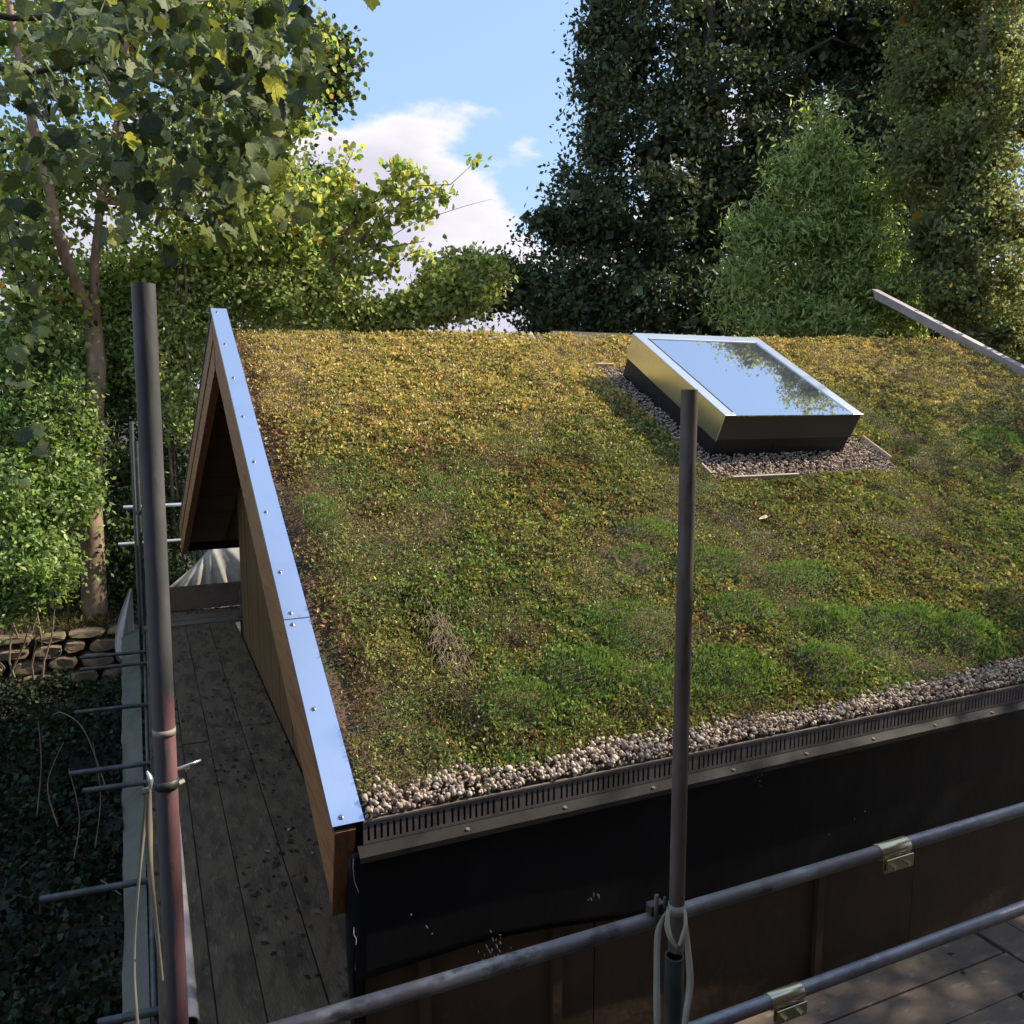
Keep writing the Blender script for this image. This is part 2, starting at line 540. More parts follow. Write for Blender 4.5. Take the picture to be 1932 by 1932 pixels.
M['gravel'] = vcol_mat('gravel', 0.8)
M['leaf'] = leaf_mat('leaf', 0.54, 0.55, 0.25, tint=(1.3, 1.28, 0.75))
M['leaf_dark'] = leaf_mat('dark leaf', 0.20, 0.55, 0.22)
M['leaf_shiny'] = leaf_mat('glossy leaf', 0.42, 0.40, 0.45, tint=(1.3, 1.28, 0.7))
M['sedum'] = leaf_mat('sedum sprigs', 0.22, 0.6, 0.2, tint=(1.2, 1.1, 0.6))
M['litter'] = vcol_mat('leaf litter', 0.85)
M['brick'] = mat('brick wall', (0.22, 0.13, 0.09), 0.85, noise=[((0.15, 0.09, 0.065), 7.0, 0.4, 0.7)], bump=(20, .3))
M['slate'] = mat('roof slate', (0.07, 0.07, 0.075), 0.7)
M['splash'] = mat('dried splash', (0.16, 0.155, 0.15), 0.9)
M['dryleaf'] = mat('dry leaf', (0.62, 0.42, 0.22), 0.7)

# ================================================================== TERRAIN
def ground_z(x, y):
    x = np.asarray(x, float); y = np.asarray(y, float)
    z = -3.0 + 0.25 * (fbm(x * 0.35, y * 0.35, 5) - 0.5)
    wall = 12.25 + 0.12 * np.sin(x * 0.8)
    up = sstep(0, 0.25, y - wall) * 0.95 + 0.9 * sstep(0.2, 2.2, y - wall) + 0.03 * np.clip(y - wall - 2.2, 0, 60)
    left = sstep(1.0, -0.5, x)
    z = z + up * left + (1 - left) * 0.045 * np.clip(y - 12, 0, 60)
    return z


def build_ground():
    def axis(a, b, core0, core1, step):
        core = np.arange(core0, core1, step)
        lo = core0 - np.geomspace(step, core0 - a, 26)[::-1]
        hi = core1 + np.geomspace(step, b - core1, 26)
        return np.concatenate([lo, core, hi])
    xs = axis(-400, 600, -10, 4, 0.14)
    ys = axis(-120, 900, -1, 18, 0.14)
    X, Y = np.meshgrid(xs, ys)
    Z = ground_z(X, Y) + 0.05 * (fbm(X * 2.3, Y * 2.3, 9) - 0.5)
    n, m = X.shape
    idx = np.arange(n * m).reshape(n, m)
    F = np.stack([idx[:-1, :-1], idx[:-1, 1:], idx[1:, 1:], idx[1:, :-1]], -1).reshape(-1, 4)
    me = np_mesh('ground', np.stack([X, Y, Z], -1).reshape(-1, 3), F, M['ground'], smooth=True)
    tag(link('ground', me), 'bare brown earth bank under the trees and round the building', kind='structure')


build_ground()

# ================================================================== BUILDING
XE = 10.19                                             # right-hand verge
bld = empty('garden_building', (5.0, YR, -3.1), 'timber building with a sedum roof, orange verge boards and black sheet at the eave', 'building')


def sedum_n(x, s):
    """height of the planted surface off the roof plane"""
    t = np.clip(np.asarray(s) / RL, 0, 1)
    return (-0.235 + 0.021 * np.asarray(x)) * t ** 3


# roof slabs
MB().rbox(0.10, XE, 0.02, RL - 0.10, -0.36, -0.235).build('roof_deck', M['soffit'], bld)
b = MB()
b.hexa([FP(0.10, 0.02, -0.36), FP(XE, 0.02, -0.36), FP(XE, RL - .25, -0.36), FP(0.10, RL - .25, -0.36),
        FP(0.10, 0.02, -0.04), FP(XE, 0.02, -0.04), FP(XE, RL - .25, -0.30), FP(0.10, RL - .25, -0.30)])
b.build('far_roof_slope', M['soil'], bld)
# boards of the far overhang, seen from below
for k in range(9):
    s0 = 0.15 + k * 0.62
    b = MB()
    b.hexa([FP(0.095, s0, -0.392), FP(0.62, s0, -0.392), FP(0.62, s0 + 0.605, -0.392), FP(0.095, s0 + 0.605, -0.392),
            FP(0.095, s0, -0.362), FP(0.62, s0, -0.362), FP(0.62, s0 + 0.605, -0.362), FP(0.095, s0 + 0.605, -0.362)])
    b.build('soffit_board', M['soffit'], bld)

SKX0, SKX1, SKS0, SKS1 = 3.965, 5.557, 2.94, 4.66
MOSS = [(2.04, 0.98, .26, .18), (2.43, .46, .32, .20), (3.19, .38, .20, .17), (4.15, .62, .34, .20), (4.55, .46, .24, .18), (1.58, .66, .24, .17), (3.5, .8, .3, .14), (1.1, .5, .22, .16), (3.0, 1.5, .28, .14),
        (2.45, 1.60, .16, .12), (2.93, .98, .24, .12), (2.0, .45, .18, .14), (0.36, 2.33, .14, .22), (7.8, 3.07, .35, .2), (3.6, 1.25, .30, .12), (2.7, 1.9, .2, .12)]


def moss_w(x, s):
    w = np.zeros_like(x)
    for mx, ms, rx, rs in MOSS:
        d = ((x - mx) / rx) ** 2 + ((s - ms) / rs) ** 2
        w = np.maximum(w, np.exp(-d * 0.9))
    return w


def relief(x, s):
    """mounds and hollows of the planting, off the general surface"""
    fade = sstep(0.08, 0.35, s)
    return fade * (0.060 * (fbm(x * 2.2, s * 2.2, 21) - 0.5) + 0.075 * moss_w(x, s) + 0.045 * (1 - np.abs(2 * fbm(x * 4.2, s * 4.2, 22) - 1) * 1.6) - .02)


# substrate sheet with undulation
def build_soil():
    xs = np.concatenate([np.arange(0.14, 6.0, 0.06), np.arange(6.0, XE + 0.05, 0.15)])
    ss = np.concatenate([np.arange(0.02, 5.76, 0.06), [5.78, 5.83, 5.86]])
    X, S = np.meshgrid(xs, ss)
    N = sedum_n(X, S) - 0.026 - 0.045 * moss_w(X, S) + np.where((X > SKX0 - .25) & (X < SKX1 + .45) & (S > SKS0 - .45) & (S < SKS1 + .25), 0, relief(X, S)) * sstep(.14, .3, X)
    N[-1, :] -= 0.30
    N[-2, :] -= 0.04
    N[0, :] -= 0.02
    Y = S * CA - N * SA
    Z = S * SA + N * CA
    n, m = X.shape
    idx = np.arange(n * m).reshape(n, m)
    F = np.stack([idx[:-1, :-1], idx[:-1, 1:], idx[1:, 1:], idx[1:, :-1]], -1).reshape(-1, 4)
    loc = (5, 2, 0)
    me = np_mesh('substrate', np.stack([X, Y, Z], -1).reshape(-1, 3), F, M['soil'], smooth=True, loc=loc)
    link('substrate', me, bld, loc)


build_soil()

# verge flashing of the near slope, in two lengths with screws
def flashing(s0, s1, screws, lift):
    b = MB()
    b.rbox(-0.006, 0.134, s0, s1, lift, lift + 0.004)
    b.rbox(-0.010, -0.006, s0, s1, lift - 0.028, lift + 0.004)
    o = b.build('verge_flashing', M['flashing'], bld)
    for s in screws:
        x = 0.034 + 0.006 * math.sin(s * 9)
        sb = MB()
        c = RP(x, s, lift + 0.004)
        nrm = Vector((0, -SA, CA))
        sb.tube([c, c + nrm * 0.004, c + nrm * 0.005], [0.0125, 0.0125, 0.009], 10)
        sb.tube([c + nrm * 0.0055, c + nrm * 0.011], [0.0075, 0.0068], 6, smooth=False)
        sb.build('screw', M['screw'], o)
    return o


flashing(-0.005, 1.372, [0.035, 0.685, 1.319], 0.006)
flashing(1.366, RL + 0.01, [1.41, 1.783, 2.413, 3.04, 3.70, 4.356, 5.02, 5.733], 0.0115)
# far slope flashing
b = MB()
b.hexa([FP(-0.006, -0.02, 0.004), FP(0.134, -0.02, 0.004), FP(0.134, RL, 0.004), FP(-0.006, RL, 0.004),
        FP(-0.006, -0.02, 0.010), FP(0.134, -0.02, 0.010), FP(0.134, RL, 0.010), FP(-0.006, RL, 0.010)])
b.build('verge_flashing', M['flashing'], bld)


def sloped(P, x0, x1, n0, n1, tops, bots):
    """verge board whose ends are cut on a line: (s at n1 , s at n0) for the bottom end"""
    b = MB()
    b.hexa([P(x0, bots[1], n0), P(x1, bots[1], n0), P(x1, tops[1], n0), P(x0, tops[1], n0),
            P(x0, bots[0], n1), P(x1, bots[0], n1), P(x1, tops[0], n1), P(x0, tops[0], n1)])
    return b


def cutb(n):                                           # bottom cut, between plumb and square
    return 0.0 + n * 0.22


def cutt(n):                                           # plumb cut at the ridge
    return RL + n * math.tan(RP_A) * 1.0


for P in (RP, FP):
    sloped(P, 0.004, 0.092, -0.050, 0.002, (cutt(0.0) - .004, cutt(-.05) - .004), (cutb(0), cutb(-.05))).build('membrane_edge', M['black_edge'], bld)  # black strip puts the shadow line under the flashing into colour
    for n1, n0, inset in ((-0.052, -0.250, 0.0), (-0.256, -0.500, 0.010)):
        o = sloped(P, inset, 0.092, n0, n1, (cutt(n1) - .004, cutt(n0) - .004), (cutb(n1), cutb(n0))).build('verge_board', M['larch'], bld, bevel=0.004)
# end grain boards closing the verge at the eave
b = MB()
b.hexa([RP(0.002, cutb(-.5) - .016, -0.505), RP(0.094, cutb(-.5) - .016, -0.505), RP(0.094, cutb(-.5) - .002, -0.505), RP(0.002, cutb(-.5) - .002, -0.505),
        RP(0.002, cutb(-.02) - .016, -0.02), RP(0.094, cutb(-.02) - .016, -0.02), RP(0.094, cutb(-.02) - .002, -0.02), RP(0.002, cutb(-.02) - .002, -0.02)])
b.build('end_board', M['larch_dark'], bld)

# gable wall of vertical boards, set back under the overhang
yb = 0.16
WX = 0.47
while yb < 8.3:
    w = 0.145
    y1 = min(yb + w, 8.34)
    def under(y):
        s = y / CA if y < YR else (2 * YR - y) / CA
        return s * SA - 0.40 / CA
    j = random.uniform(-0.002, 0.004)
    b = MB()
    b.hexa([(WX + j, yb, -3.0), (WX + .03, yb, -3.0), (WX + .03, y1 - .006, -3.0), (WX + j, y1 - .006, -3.0),
            (WX + j, yb, under(yb)), (WX + .03, yb, under(yb)), (WX + .03, y1 - .006, under(y1)), (WX + j, y1 - .006, under(y1))])
    b.build('cladding_board', M['cladding'], bld)
    yb += w
MB().box(WX + .032, WX + .10, 0.17, 8.33, -3.0, 0.0).build('wall', M['black_edge'], bld)
MB().box(WX + .10, XE - .1, 8.25, 8.33, -3.0, 0.3).build('wall', M['black_edge'], bld)

# front wall: brown panels with battens under the black sheet
x = 0.14
k = 0
while x < XE - 0.1:
    w = 2.40 if k % 2 else 1.25
    MB().box(x, min(x + w - .007, XE - .06), 0.085 + 0.002 * (k % 3), 0.105, -3.0, -0.18).build('wall_panel', M['wall_panel'], bld)
    x += w
    k += 1
MB().box(0.10, XE - .05, 0.107, 0.20, -3.0, -0.19).build('wall', M['black_edge'], bld)
for x in (0.40, 1.12, 2.93):
    MB().box(x, x + 0.055, 0.050, 0.083, -3.0, -0.60).build('batten', M['wall_panel'], bld)


# black membrane hanging from the eave, with its wrapped corner
def membrane():
    xs = np.arange(0.075, XE, 0.06)
    zs = np.linspace(0, 1, 16)
    V, F = [], []
    for i, x in enumerate(xs):
        low = -0.80 - 0.10 * sstep(0.6, 1.9, x) + 0.08 * sstep(2.5, 4.6, x) + 0.018 * math.sin(x * 2.1) + 0.03 * math.sin(x * 0.9 + 1)
        for j, t in enumerate(zs):
            z = -0.150 + (low + 0.150) * t
            y = 0.012 - 0.028 * t * (float(fbm(x * 0.9, t * 1.5, 31)) - 0.2) - 0.03 * math.sin(x * 1.3 + t * 2.0) * t * 0.6
            V.append((x, y, z))
    m = len(zs)
    for i in range(len(xs) - 1):
        for j in range(m - 1):
            a = i * m + j
            F.append((a, a + 1, a + m + 1, a + m))
    me = np_mesh('black_membrane', V, F, M['black_membrane'], smooth=True, loc=(5, 0, -.5))
    o = link('black_membrane', me, bld, (5, 0, -.5))
    sm = o.modifiers.new('thick', 'SOLIDIFY')
    sm.thickness = 0.004
    # folded corner going down the end of the wall
    b = MB()
    pts = []
    for j in range(12):
        t = j / 11
        z = -0.16 - 1.55 * t
        pts.append((0.075 + 0.012 * math.sin(t * 9), 0.016 + 0.01 * math.sin(t * 7), z, 0.135 + 0.05 * t + 0.02 * math.sin(t * 5)))
    vs = []
    for (x, y, z, d) in pts:
        vs += [(x, y, z), (x - .004 + .02 * math.sin(z * 4), y + d * .5, z), (x + .02, y + d, z)]
    fs = []
    for j in range(11):
        for q in range(2):
            a = j * 3 + q
            fs.append((a, a + 3, a + 4, a + 1))
    b.add(vs, fs, True)
    o = b.build('membrane_corner', M['black_membrane'], bld)
    o.modifiers.new('thick', 'SOLIDIFY').thickness = 0.004
    # thin pale lines along the folds of the corner
    b = MB()
    b.tube([(0.082, 0.004, -0.17), (0.078, -.004, -.21), (0.080, -.008, -.27), (0.092, -.012, -.31), (0.100, -.010, -.335)], 0.0016, 5)
    b.tube([(0.074, -.004, -.50), (0.070, -.012, -.53), (0.082, -.008, -.555), (0.079, 0.0, -.62), (0.076, 0.0, -.72)], 0.002, 5)
    b.build('frayed_tape', M['galv_light'], bld)


membrane()
# dried splashes and scuffs on the sheet
def splashes():
    rg = random.Random(9)
    b = MB()
    for cx, cz, rx, rz, n in ((.73, -.74, .06, .10, 16), (.82, -.80, .14, .03, 7), (2.36, -.20, .035, .05, 8), (1.30, -.62, .07, .06, 5), (.45, -.42, .25, .2, 3), (3.2, -.55, .5, .15, 3)):
        for _ in range(n):
            x = cx + rg.gauss(0, rx * .6); z = cz + rg.gauss(0, rz * .6)
            t = (z + .15) / -.70
            w = rg.uniform(.002, .006); h = rg.uniform(.003, .018)
            y = -.062 - .02 * abs(math.sin(x * 1.3)) if t > .5 else -.035
            a = rg.uniform(-.5, .2)
            b.add([(x + math.cos(q) * w + math.sin(a) * math.sin(q) * h, y, z + math.sin(q) * h) for q in (0, 1.05, 2.1, 3.14, 4.19, 5.24)] + [(x, y - .002, z)], [(6, q, (q + 1) % 6) for q in range(6)])
    o = b.build('splashes', M['splash'], bld)
    o['kind'] = 'stuff'


splashes()
# far eave membrane
b = MB()
b.hexa([(-0.20, 2 * YR - .04, -.46), (XE, 2 * YR - .04, -.46), (XE, 2 * YR, -.46), (-0.20, 2 * YR, -.46),
        (-0.20, 2 * YR - .04, -.10), (XE, 2 * YR - .04, -.10), (XE, 2 * YR, -.10), (-0.20, 2 * YR, -.10)])
b.build('far_membrane', M['black_membrane'], bld)

# perforated retention angle along the eave: slotted web, rolled top, sloping drip
b = MB()
xr0, xr1 = 0.128, XE - 0.02
b.box(xr0, xr1, -0.010, 0.004, -0.008, 0.002)
b.box(xr0, xr1, -0.006, -0.001, -0.024, -0.008)
b.box(xr0, xr1, -0.006, -0.001, -0.112, -0.098)
x = xr0
while x < xr1:
    w = 0.0185 if random.random() > 0.10 else 0.031
    b.box(x, min(x + w, xr1), -0.0058, -0.0012, -0.0985, -0.0235)
    x += w + 0.0115
b.build('retention_angle', M['edge_metal'], bld)
b = MB()
b.hexa([(0.10, -0.050, -0.150), (xr1, -0.050, -0.150), (xr1, -.001, -0.116), (0.10, -.001, -0.116),
        (0.10, -0.050, -0.146), (xr1, -0.050, -0.146), (xr1, -.001, -0.112), (0.10, -.001, -0.112)])
b.box(0.10, xr1, -0.053, -0.050, -0.172, -0.146)
b.build('drip_flashing', M['edge_dull'], bld)
x = 0.62
while x < 9.5:
    MB().tube([(x, -0.030, -0.140), (x, -0.032, -0.128)], 0.011, 7).build('fixing', M['edge_metal'], bld)
    x += 0.52
MB().box(0.128, XE, 0.012, 0.020, -0.11, -0.03).build('filter_strip', M['black_edge'], bld)

# pale strip of the ridge showing behind the planting
MB().box(3.72, 4.74, 5.26, 5.32, 2.45, 2.668).build('ridge_strip', M['verge_cap'], bld)

# right-hand verge: raised board running on past the ridge
def vz(y):
    return 2.296 + (y - 4.046) * 0.508


b = MB()
b.hexa([(10.185, -0.10, vz(-.10) - .13), (10.325, -0.10, vz(-.10) - .13), (10.325, 6.62, vz(6.62) - .13), (10.185, 6.62, vz(6.62) - .13),
        (10.185, -0.10, vz(-.10)), (10.325, -0.10, vz(-.10)), (10.325, 6.70, vz(6.70)), (10.185, 6.70, vz(6.70))])
b.build('right_verge_board', M['verge_cap'], bld, bevel=0.006)
b = MB()
b.hexa([(10.20, -0.05, -0.4), (10.28, -0.05, -0.4), (10.28, YR, ZR - .4), (10.20, YR, ZR - .4),
        (10.20, -0.05, vz(-.05) - .135), (10.28, -0.05, vz(-.05) - .135), (10.28, YR, vz(YR) - .135), (10.20, YR, vz(YR) - .135)])
b.build('verge_upstand', M['verge_dark'], bld)

# ================================================================== SEDUM
BEDX0, BEDX1, BEDS0, BEDS1 = 3.77, 5.95, 2.555, 4.84


def in_bed(x, s):
    j = 0.05 * (fbm(x * 5, s * 5, 77) - 0.5)
    return (x > BEDX0 + j) & (x < BEDX1 + j) & (s > BEDS0 + j) & (s < BEDS1 + j)


def gravel_top(x):
    """upper edge of the eave pebbles"""
    return 0.092 + 0.075 * sstep(0.9, 2.2, x) + 0.05 * (fbm(x * 3.5, x * 0 + 3, 41) - 0.5) * 2 + 0.03 * np.sin(x * 1.7)


PAL = np.array([(0.76, 0.58, 0.25),   # straw
                (0.46, 0.45, 0.13),   # yellow green
                (0.185, 0.250, 0.075),  # green
                (0.32, 0.285, 0.115),  # olive
                (0.175, 0.105, 0.070),  # brown
                (0.38, 0.17, 0.095),  # red
                (0.20, 0.315, 0.085)])  # moss green


def sedum():
    rg = np.random.default_rng(5)
    N0 = 1080000
    x = rg.uniform(0.15, XE - .01, N0)
    s = rg.uniform(0.06, RL + 0.03, N0)
    n = sedum_n(x, s)
    P = np.stack([x, s * CA - n * SA, s * SA + n * CA], -1)
    d = np.linalg.norm(P - np.array(EYE), axis=1)
    keep = rg.random(N0) < np.clip((4.6 / d) ** 1.1, 0, 1) * 0.92
    keep &= ~in_bed(x, s)
    keep &= (x < 5.3 + s * 1.25) | (rg.random(N0) < .15)
    gt = gravel_top(x)
    keep &= s > gt + rg.normal(0, 0.022, N0)
    edge = (x < 0.21 + 0.05 * fbm(s * 3, s * 0 + 1, 8)) & (s > .5)
    keep &= ~(edge & (rg.random(N0) < 0.80))
    # thin spots
    thin = fbm(x * 3.1, s * 3.1, 63)
    keep &= ~((thin > 0.66) & (rg.random(N0) < 0.4))
    x, s, n, P, d = x[keep], s[keep], n[keep], P[keep], d[keep]
    k = len(x)
    mw = moss_w(x, s)
    lift = relief(x, s)
    P += np.outer(lift, [0, -SA, CA])
    t = s / RL
    n1, n2, n3, n4 = fbm(x * .75, s * .75, 1), fbm(x * 1.9 + 7, s * 1.9, 2), fbm(x * 3.3, s * 3.3 + 4, 3), fbm(x * 8, s * 8, 4)
    ysun = sstep(0.28, 0.98, t + 0.75 * (n1 - .5) + 0.45 * (n2 - 0.5) - 0.02 * x)  # mask towards the ridge: straw planting plus sunlit gold put into the colour
    W = np.zeros((k, 7))
    W[:, 0] = 0.12 + 2.3 * ysun * (0.55 + n3)
    W[:, 1] = 0.42 + 0.75 * ysun + 0.9 * sstep(.55, .75, n3)
    W[:, 2] = 0.80 * (1 - 0.70 * ysun) + 1.2 * sstep(.50, .72, n2) * (1 - .6 * ysun)
    W[:, 3] = 0.95 * (1 - .3 * ysun)
    W[:, 4] = 0.34 + 1.1 * sstep(.56, .72, fbm(x * 2.6 + 31, s * 2.6, 12))
    W[:, 5] = 0.08 + 1.0 * sstep(.60, .76, fbm(x * 2.1 + 3, s * 2.1 + 8, 14)) + 0.55 * sstep(.72, .98, t) * sstep(3.0, 8.0, x)
    W[:, 6] = 0.20 + 8.0 * sstep(0.12, 0.7, mw * (.55 + 1.0 * n3)) + 1.6 * sstep(.55, .75, fbm(x * 1.4 + 9, s * 1.4, 19)) * (1 - ysun)
    W[:, 4] += 1.8 * (x < 0.36) * (s > .6)
    W[:, 5] += 0.9 * (x < 0.30) * (s > .6)
    W = W ** 1.35 * (0.7 + rg.random((k, 7)) * 0.6)
    cdf = np.cumsum(W, 1)
    pick = (rg.random(k)[:, None] * cdf[:, -1:] > cdf).sum(1)
    C = PAL[pick] * (0.68 + 0.62 * rg.random(k))[:, None] * (0.72 + .56 * n4)[:, None]
    # sprig blades
    nrm = np.array([0, -SA, CA])
    u = rg.normal(0, 1, (k, 3)) * np.where(mw > .4, .35, .75)[:, None] + nrm * 0.95
    u /= np.linalg.norm(u, axis=1)[:, None]
    v = np.cross(u, rg.normal(0, 1, (k, 3)))
    v /= np.linalg.norm(v, axis=1)[:, None] + 1e-9
    patch = fbm(x * 2.9 + 40, s * 2.9, 29)
    sz = (0.0070 + 0.0105 * rg.random(k) ** 2) * (0.85 + 0.05 * d) * (0.62 + .95 * patch)
    L = sz * np.where(mw > .4, 2.0, 1.35)
    Wd = sz * np.where(mw > .4, 0.30, 0.28 + .5 * sstep(.35, .6, fbm(x * 1.7, s * 1.7 + 50, 33)))
    base = P + np.outer(rg.random(k) * 0.018, nrm)
    V = np.empty((k, 4, 3), np.float32)
    V[:, 0] = base - u * (L * .15)[:, None]
    V[:, 1] = base + u * (L * .5)[:, None] + v * Wd[:, None]
    V[:, 2] = base + u * L[:, None]
    V[:, 3] = base + u * (L * .5)[:, None] - v * Wd[:, None]
    F = np.arange(k * 4).reshape(k, 4)
    Cv = np.repeat(C, 4, axis=0)
    loc = (5, 2.5, 1.2)
    me = np_mesh('sedum', V.reshape(-1, 3), F, M['sedum'], Cv, loc=loc)
    o = link('sedum', me, bld, loc)
    o['kind'] = 'stuff'
    print('sedum sprigs', k)


sedum()


# ================================================================== PEBBLES
def ico():
    import bmesh
    bm = bmesh.new()
    bmesh.ops.create_icosphere(bm, subdivisions=2, radius=1)
    v = np.array([p.co[:] for p in bm.verts])
    f = np.array([[q.index for q in p.verts] for p in bm.faces])
    bm.free()
    bm = bmesh.new()
    bmesh.ops.create_icosphere(bm, subdivisions=1, radius=1)
    v1 = np.array([p.co[:] for p in bm.verts])
    f1 = np.array([[q.index for q in p.verts] for p in bm.faces])
    bm.free()
    return v, f, v1, f1


IV, IF, IV1, IF1 = ico()


def rot_mats(k, rg):
    q = rg.normal(0, 1, (k, 4))
    q /= np.linalg.norm(q, axis=1)[:, None]
    w, x, y, z = q.T
    R = np.empty((k, 3, 3))
    R[:, 0, 0] = 1 - 2 * (y * y + z * z); R[:, 0, 1] = 2 * (x * y - z * w); R[:, 0, 2] = 2 * (x * z + y * w)
    R[:, 1, 0] = 2 * (x * y + z * w); R[:, 1, 1] = 1 - 2 * (x * x + z * z); R[:, 1, 2] = 2 * (y * z - x * w)
    R[:, 2, 0] = 2 * (x * z - y * w); R[:, 2, 1] = 2 * (y * z + x * w); R[:, 2, 2] = 1 - 2 * (x * x + y * y)
    return R


GCOL = np.array([(0.54, 0.42, 0.32), (0.36, 0.275, 0.22), (0.64, 0.53, 0.41), (0.26, 0.20, 0.17), (0.48, 0.34, 0.24)])


def pebble_mass(name, P, r, parent, rg, lowpoly=True):
    v, f = (IV1, IF1) if lowpoly else (IV, IF)
    k = len(P)
    R = rot_mats(k, rg)
    sc = np.stack([np.ones(k), rg.uniform(.7, .95, k), rg.uniform(.5, .8, k)], -1) * r[:, None]
    V = np.einsum('kij,kvj->kvi', R, v[None] * sc[:, None, :]) + P[:, None]
    F = (f[None] + (np.arange(k) * len(v))[:, None, None]).reshape(-1, 3)
    C = GCOL[rg.integers(0, 5, k)] * rg.uniform(.75, 1.15, k)[:, None]
    loc = P.mean(0)
    me = np_mesh(name, V.reshape(-1, 3), F, M['gravel'], np.repeat(C, len(v), 0), smooth=True, loc=loc)
    o = link(name, me, parent, loc)
    o['kind'] = 'stuff'
    return o


def eave_pebbles():
    rg = np.random.default_rng(8)
    root = empty('eave_pebbles', RP(3.0, 0.1, 0), 'strip of rounded beige pebbles between the sedum and the slotted eave trim', 'pebbles')
    x = rg.uniform(0.145, 6.2, 10500)
    s = rg.uniform(0.012, 0.34, 10500)
    gt = gravel_top(x)
    # a bay of pebbles reaching into the planting near the corner
    bay = np.exp(-((x - .62) / .12) ** 2) * 0.10 + np.exp(-((x - .25) / .04) ** 2) * .12
    ok = s < gt + bay * .8 + rg.normal(0, 0.014, 10500)
    x, s = x[ok], s[ok]
    r = rg.uniform(0.0065, 0.0140, len(x)) * np.where(rg.random(len(x)) < .08, 1.3, 1)
    n = sedum_n(x, s) + rg.uniform(-0.012, 0.022, len(x)) + 0.012
    P = np.stack([x, s * CA - n * SA, s * SA + n * CA], -1)
    d = np.linalg.norm(P - np.array(EYE), axis=1)
    key = r / d * np.where(n > 0.012, 1.0, 0.5)
    order = np.argsort(-key)
    top, rest = order[:300], order[300:]
    # 24 shared shapes
    shapes = []
    for i in range(24):
        a = np.array([1, rg.uniform(.72, .95), rg.uniform(.55, .8)])
        v = IV * a * (1 + 0.10 * (vnoise(IV[:, 0] * 1.7 + i * 5, IV[:, 1] * 1.7 + IV[:, 2], i) - .5)[:, None])
        shapes.append(np_mesh('pebble', v, IF1 if False else IF, M['pebble'][i % 4], smooth=True))
    for j in top:
        o = link('pebble', shapes[rg.integers(0, 24)], root, Vector(P[j]), rot=rg.uniform(0, 6.28, 3), scale=(r[j] * 1.12,) * 3)
    pebble_mass('pebble_fill', P[rest], r[rest], root, rg)


eave_pebbles()

# ================================================================== SKYLIGHT
def skylight():
    root = empty('skylight', RP(4.76, 3.8, 0), 'raised flat roof window with a pale metal frame and glass mirroring sky and leaves', 'skylight')
    x0, x1, s0, s1, nt, nc = SKX0, SKX1, SKS0, SKS1, 0.417, 0.150
    MB().rbox(x0 + .012, x1 - .012, s0 + .012, s1 - .012, -0.06, nc + .02).build('kerb', M['kerb'], root)
    MB().rbox(x0, x0 + .006, s0, s1, nc, nt - .012).build('side_cladding', M['sky_side'], root)['label'] = 'left cladding reflecting the yellow sedum'
    MB().rbox(x1 - .006, x1, s0, s1, nc, nt - .012).build('side_cladding', M['sky_side'], root)
    MB().rbox(x0 + .006, x1 - .006, s0, s0 + .006, nc + .015, nt - .012).build('front_cladding', M['sky_front'], root)
    MB().rbox(x0 + .006, x1 - .006, s1 - .006, s1, nc, nt - .012).build('back_cladding', M['sky_side'], root)
    MB().rbox(x0 + .03, x1 - .03, s0 + .03, s1 - .03, nc + .02, nt - .05).build('core', M['kerb'], root)
    MB().rbox(x0 - .004, x0 + .115, s0 - .004, s1 + .004, nt - .012, nt).build('frame_rail', M['sky_frame'], root, bevel=.003)
    MB().rbox(x1 - .105, x1 + .012, s0 - .004, s1 + .004, nt - .012, nt).build('frame_rail', M['sky_frame'], root, bevel=.003)
    MB().rbox(x0 + .115, x1 - .105, s1 - .125, s1 + .004, nt - .012, nt - .0005).build('frame_rail', M['sky_frame'], root, bevel=.003)
    MB().rbox(x0 + .115, x1 - .105, s0 - .004, s0 + .055, nt - .014, nt - .004).build('lower_glazing_bar', M['glass'], root)
    MB().rbox(x0 + .115, x1 - .105, s0 + .057, s1 - .127, nt - .022, nt - .009).build('glass_pane', M['glass'], root)
    MB().rbox(x0 + .105, x0 + .115, s0 + .05, s1 - .12, nt, nt + .003).build('seal', M['edge_dull'], root)
    b = MB()
    c = RP(4.66, s0 + .010, 0.10)
    b.tube([c, c + Vector((0, 0.02, -.08))], 0.006, 6)
    b.build('drain_spout', M['edge_dull'], root)
    # gravel bed with edging
    bed = empty('skylight_gravel', RP(4.8, 2.7, 0), 'ring of mauve grey gravel with thin pale edging round the skylight', 'gravel')
    rg = np.random.default_rng(3)
    k = 11000
    x = rg.uniform(BEDX0 - .04, BEDX1 + .03, k)
    s = rg.uniform(BEDS0 - .03, BEDS1 + .03, k)
    ok = in_bed(x, s) & ~((x > x0 + .02) & (x < x1 - .02) & (s > s0 + .02) & (s < s1 - .02))
    x, s = x[ok], s[ok]
    r = rg.uniform(0.009, 0.0165, len(x))
    n = sedum_n(x, s) + rg.uniform(-.012, .018, len(x)) + 0.012
    P = np.stack([x, s * CA - n * SA, s * SA + n * CA], -1)
    d = np.linalg.norm(P - np.array(EYE), axis=1)
    pebble_mass('gravel', P, r, bed, rg)
    for (xa, xb, sa, sb) in ((3.92, 4.64, 2.520, 2.538), (5.965, 5.980, 2.74, 3.15), (3.76, 3.99, 4.865, 4.885), (3.735, 3.75, 2.60, 2.76)):
        MB().rbox(xa, xb, sa, sb, -0.06, 0.062 + sedum_n(xa, sa)).build('edging', M['timber_pale'], bed)


skylight()

# ================================================================== SCAFFOLD
TR = 0.0242


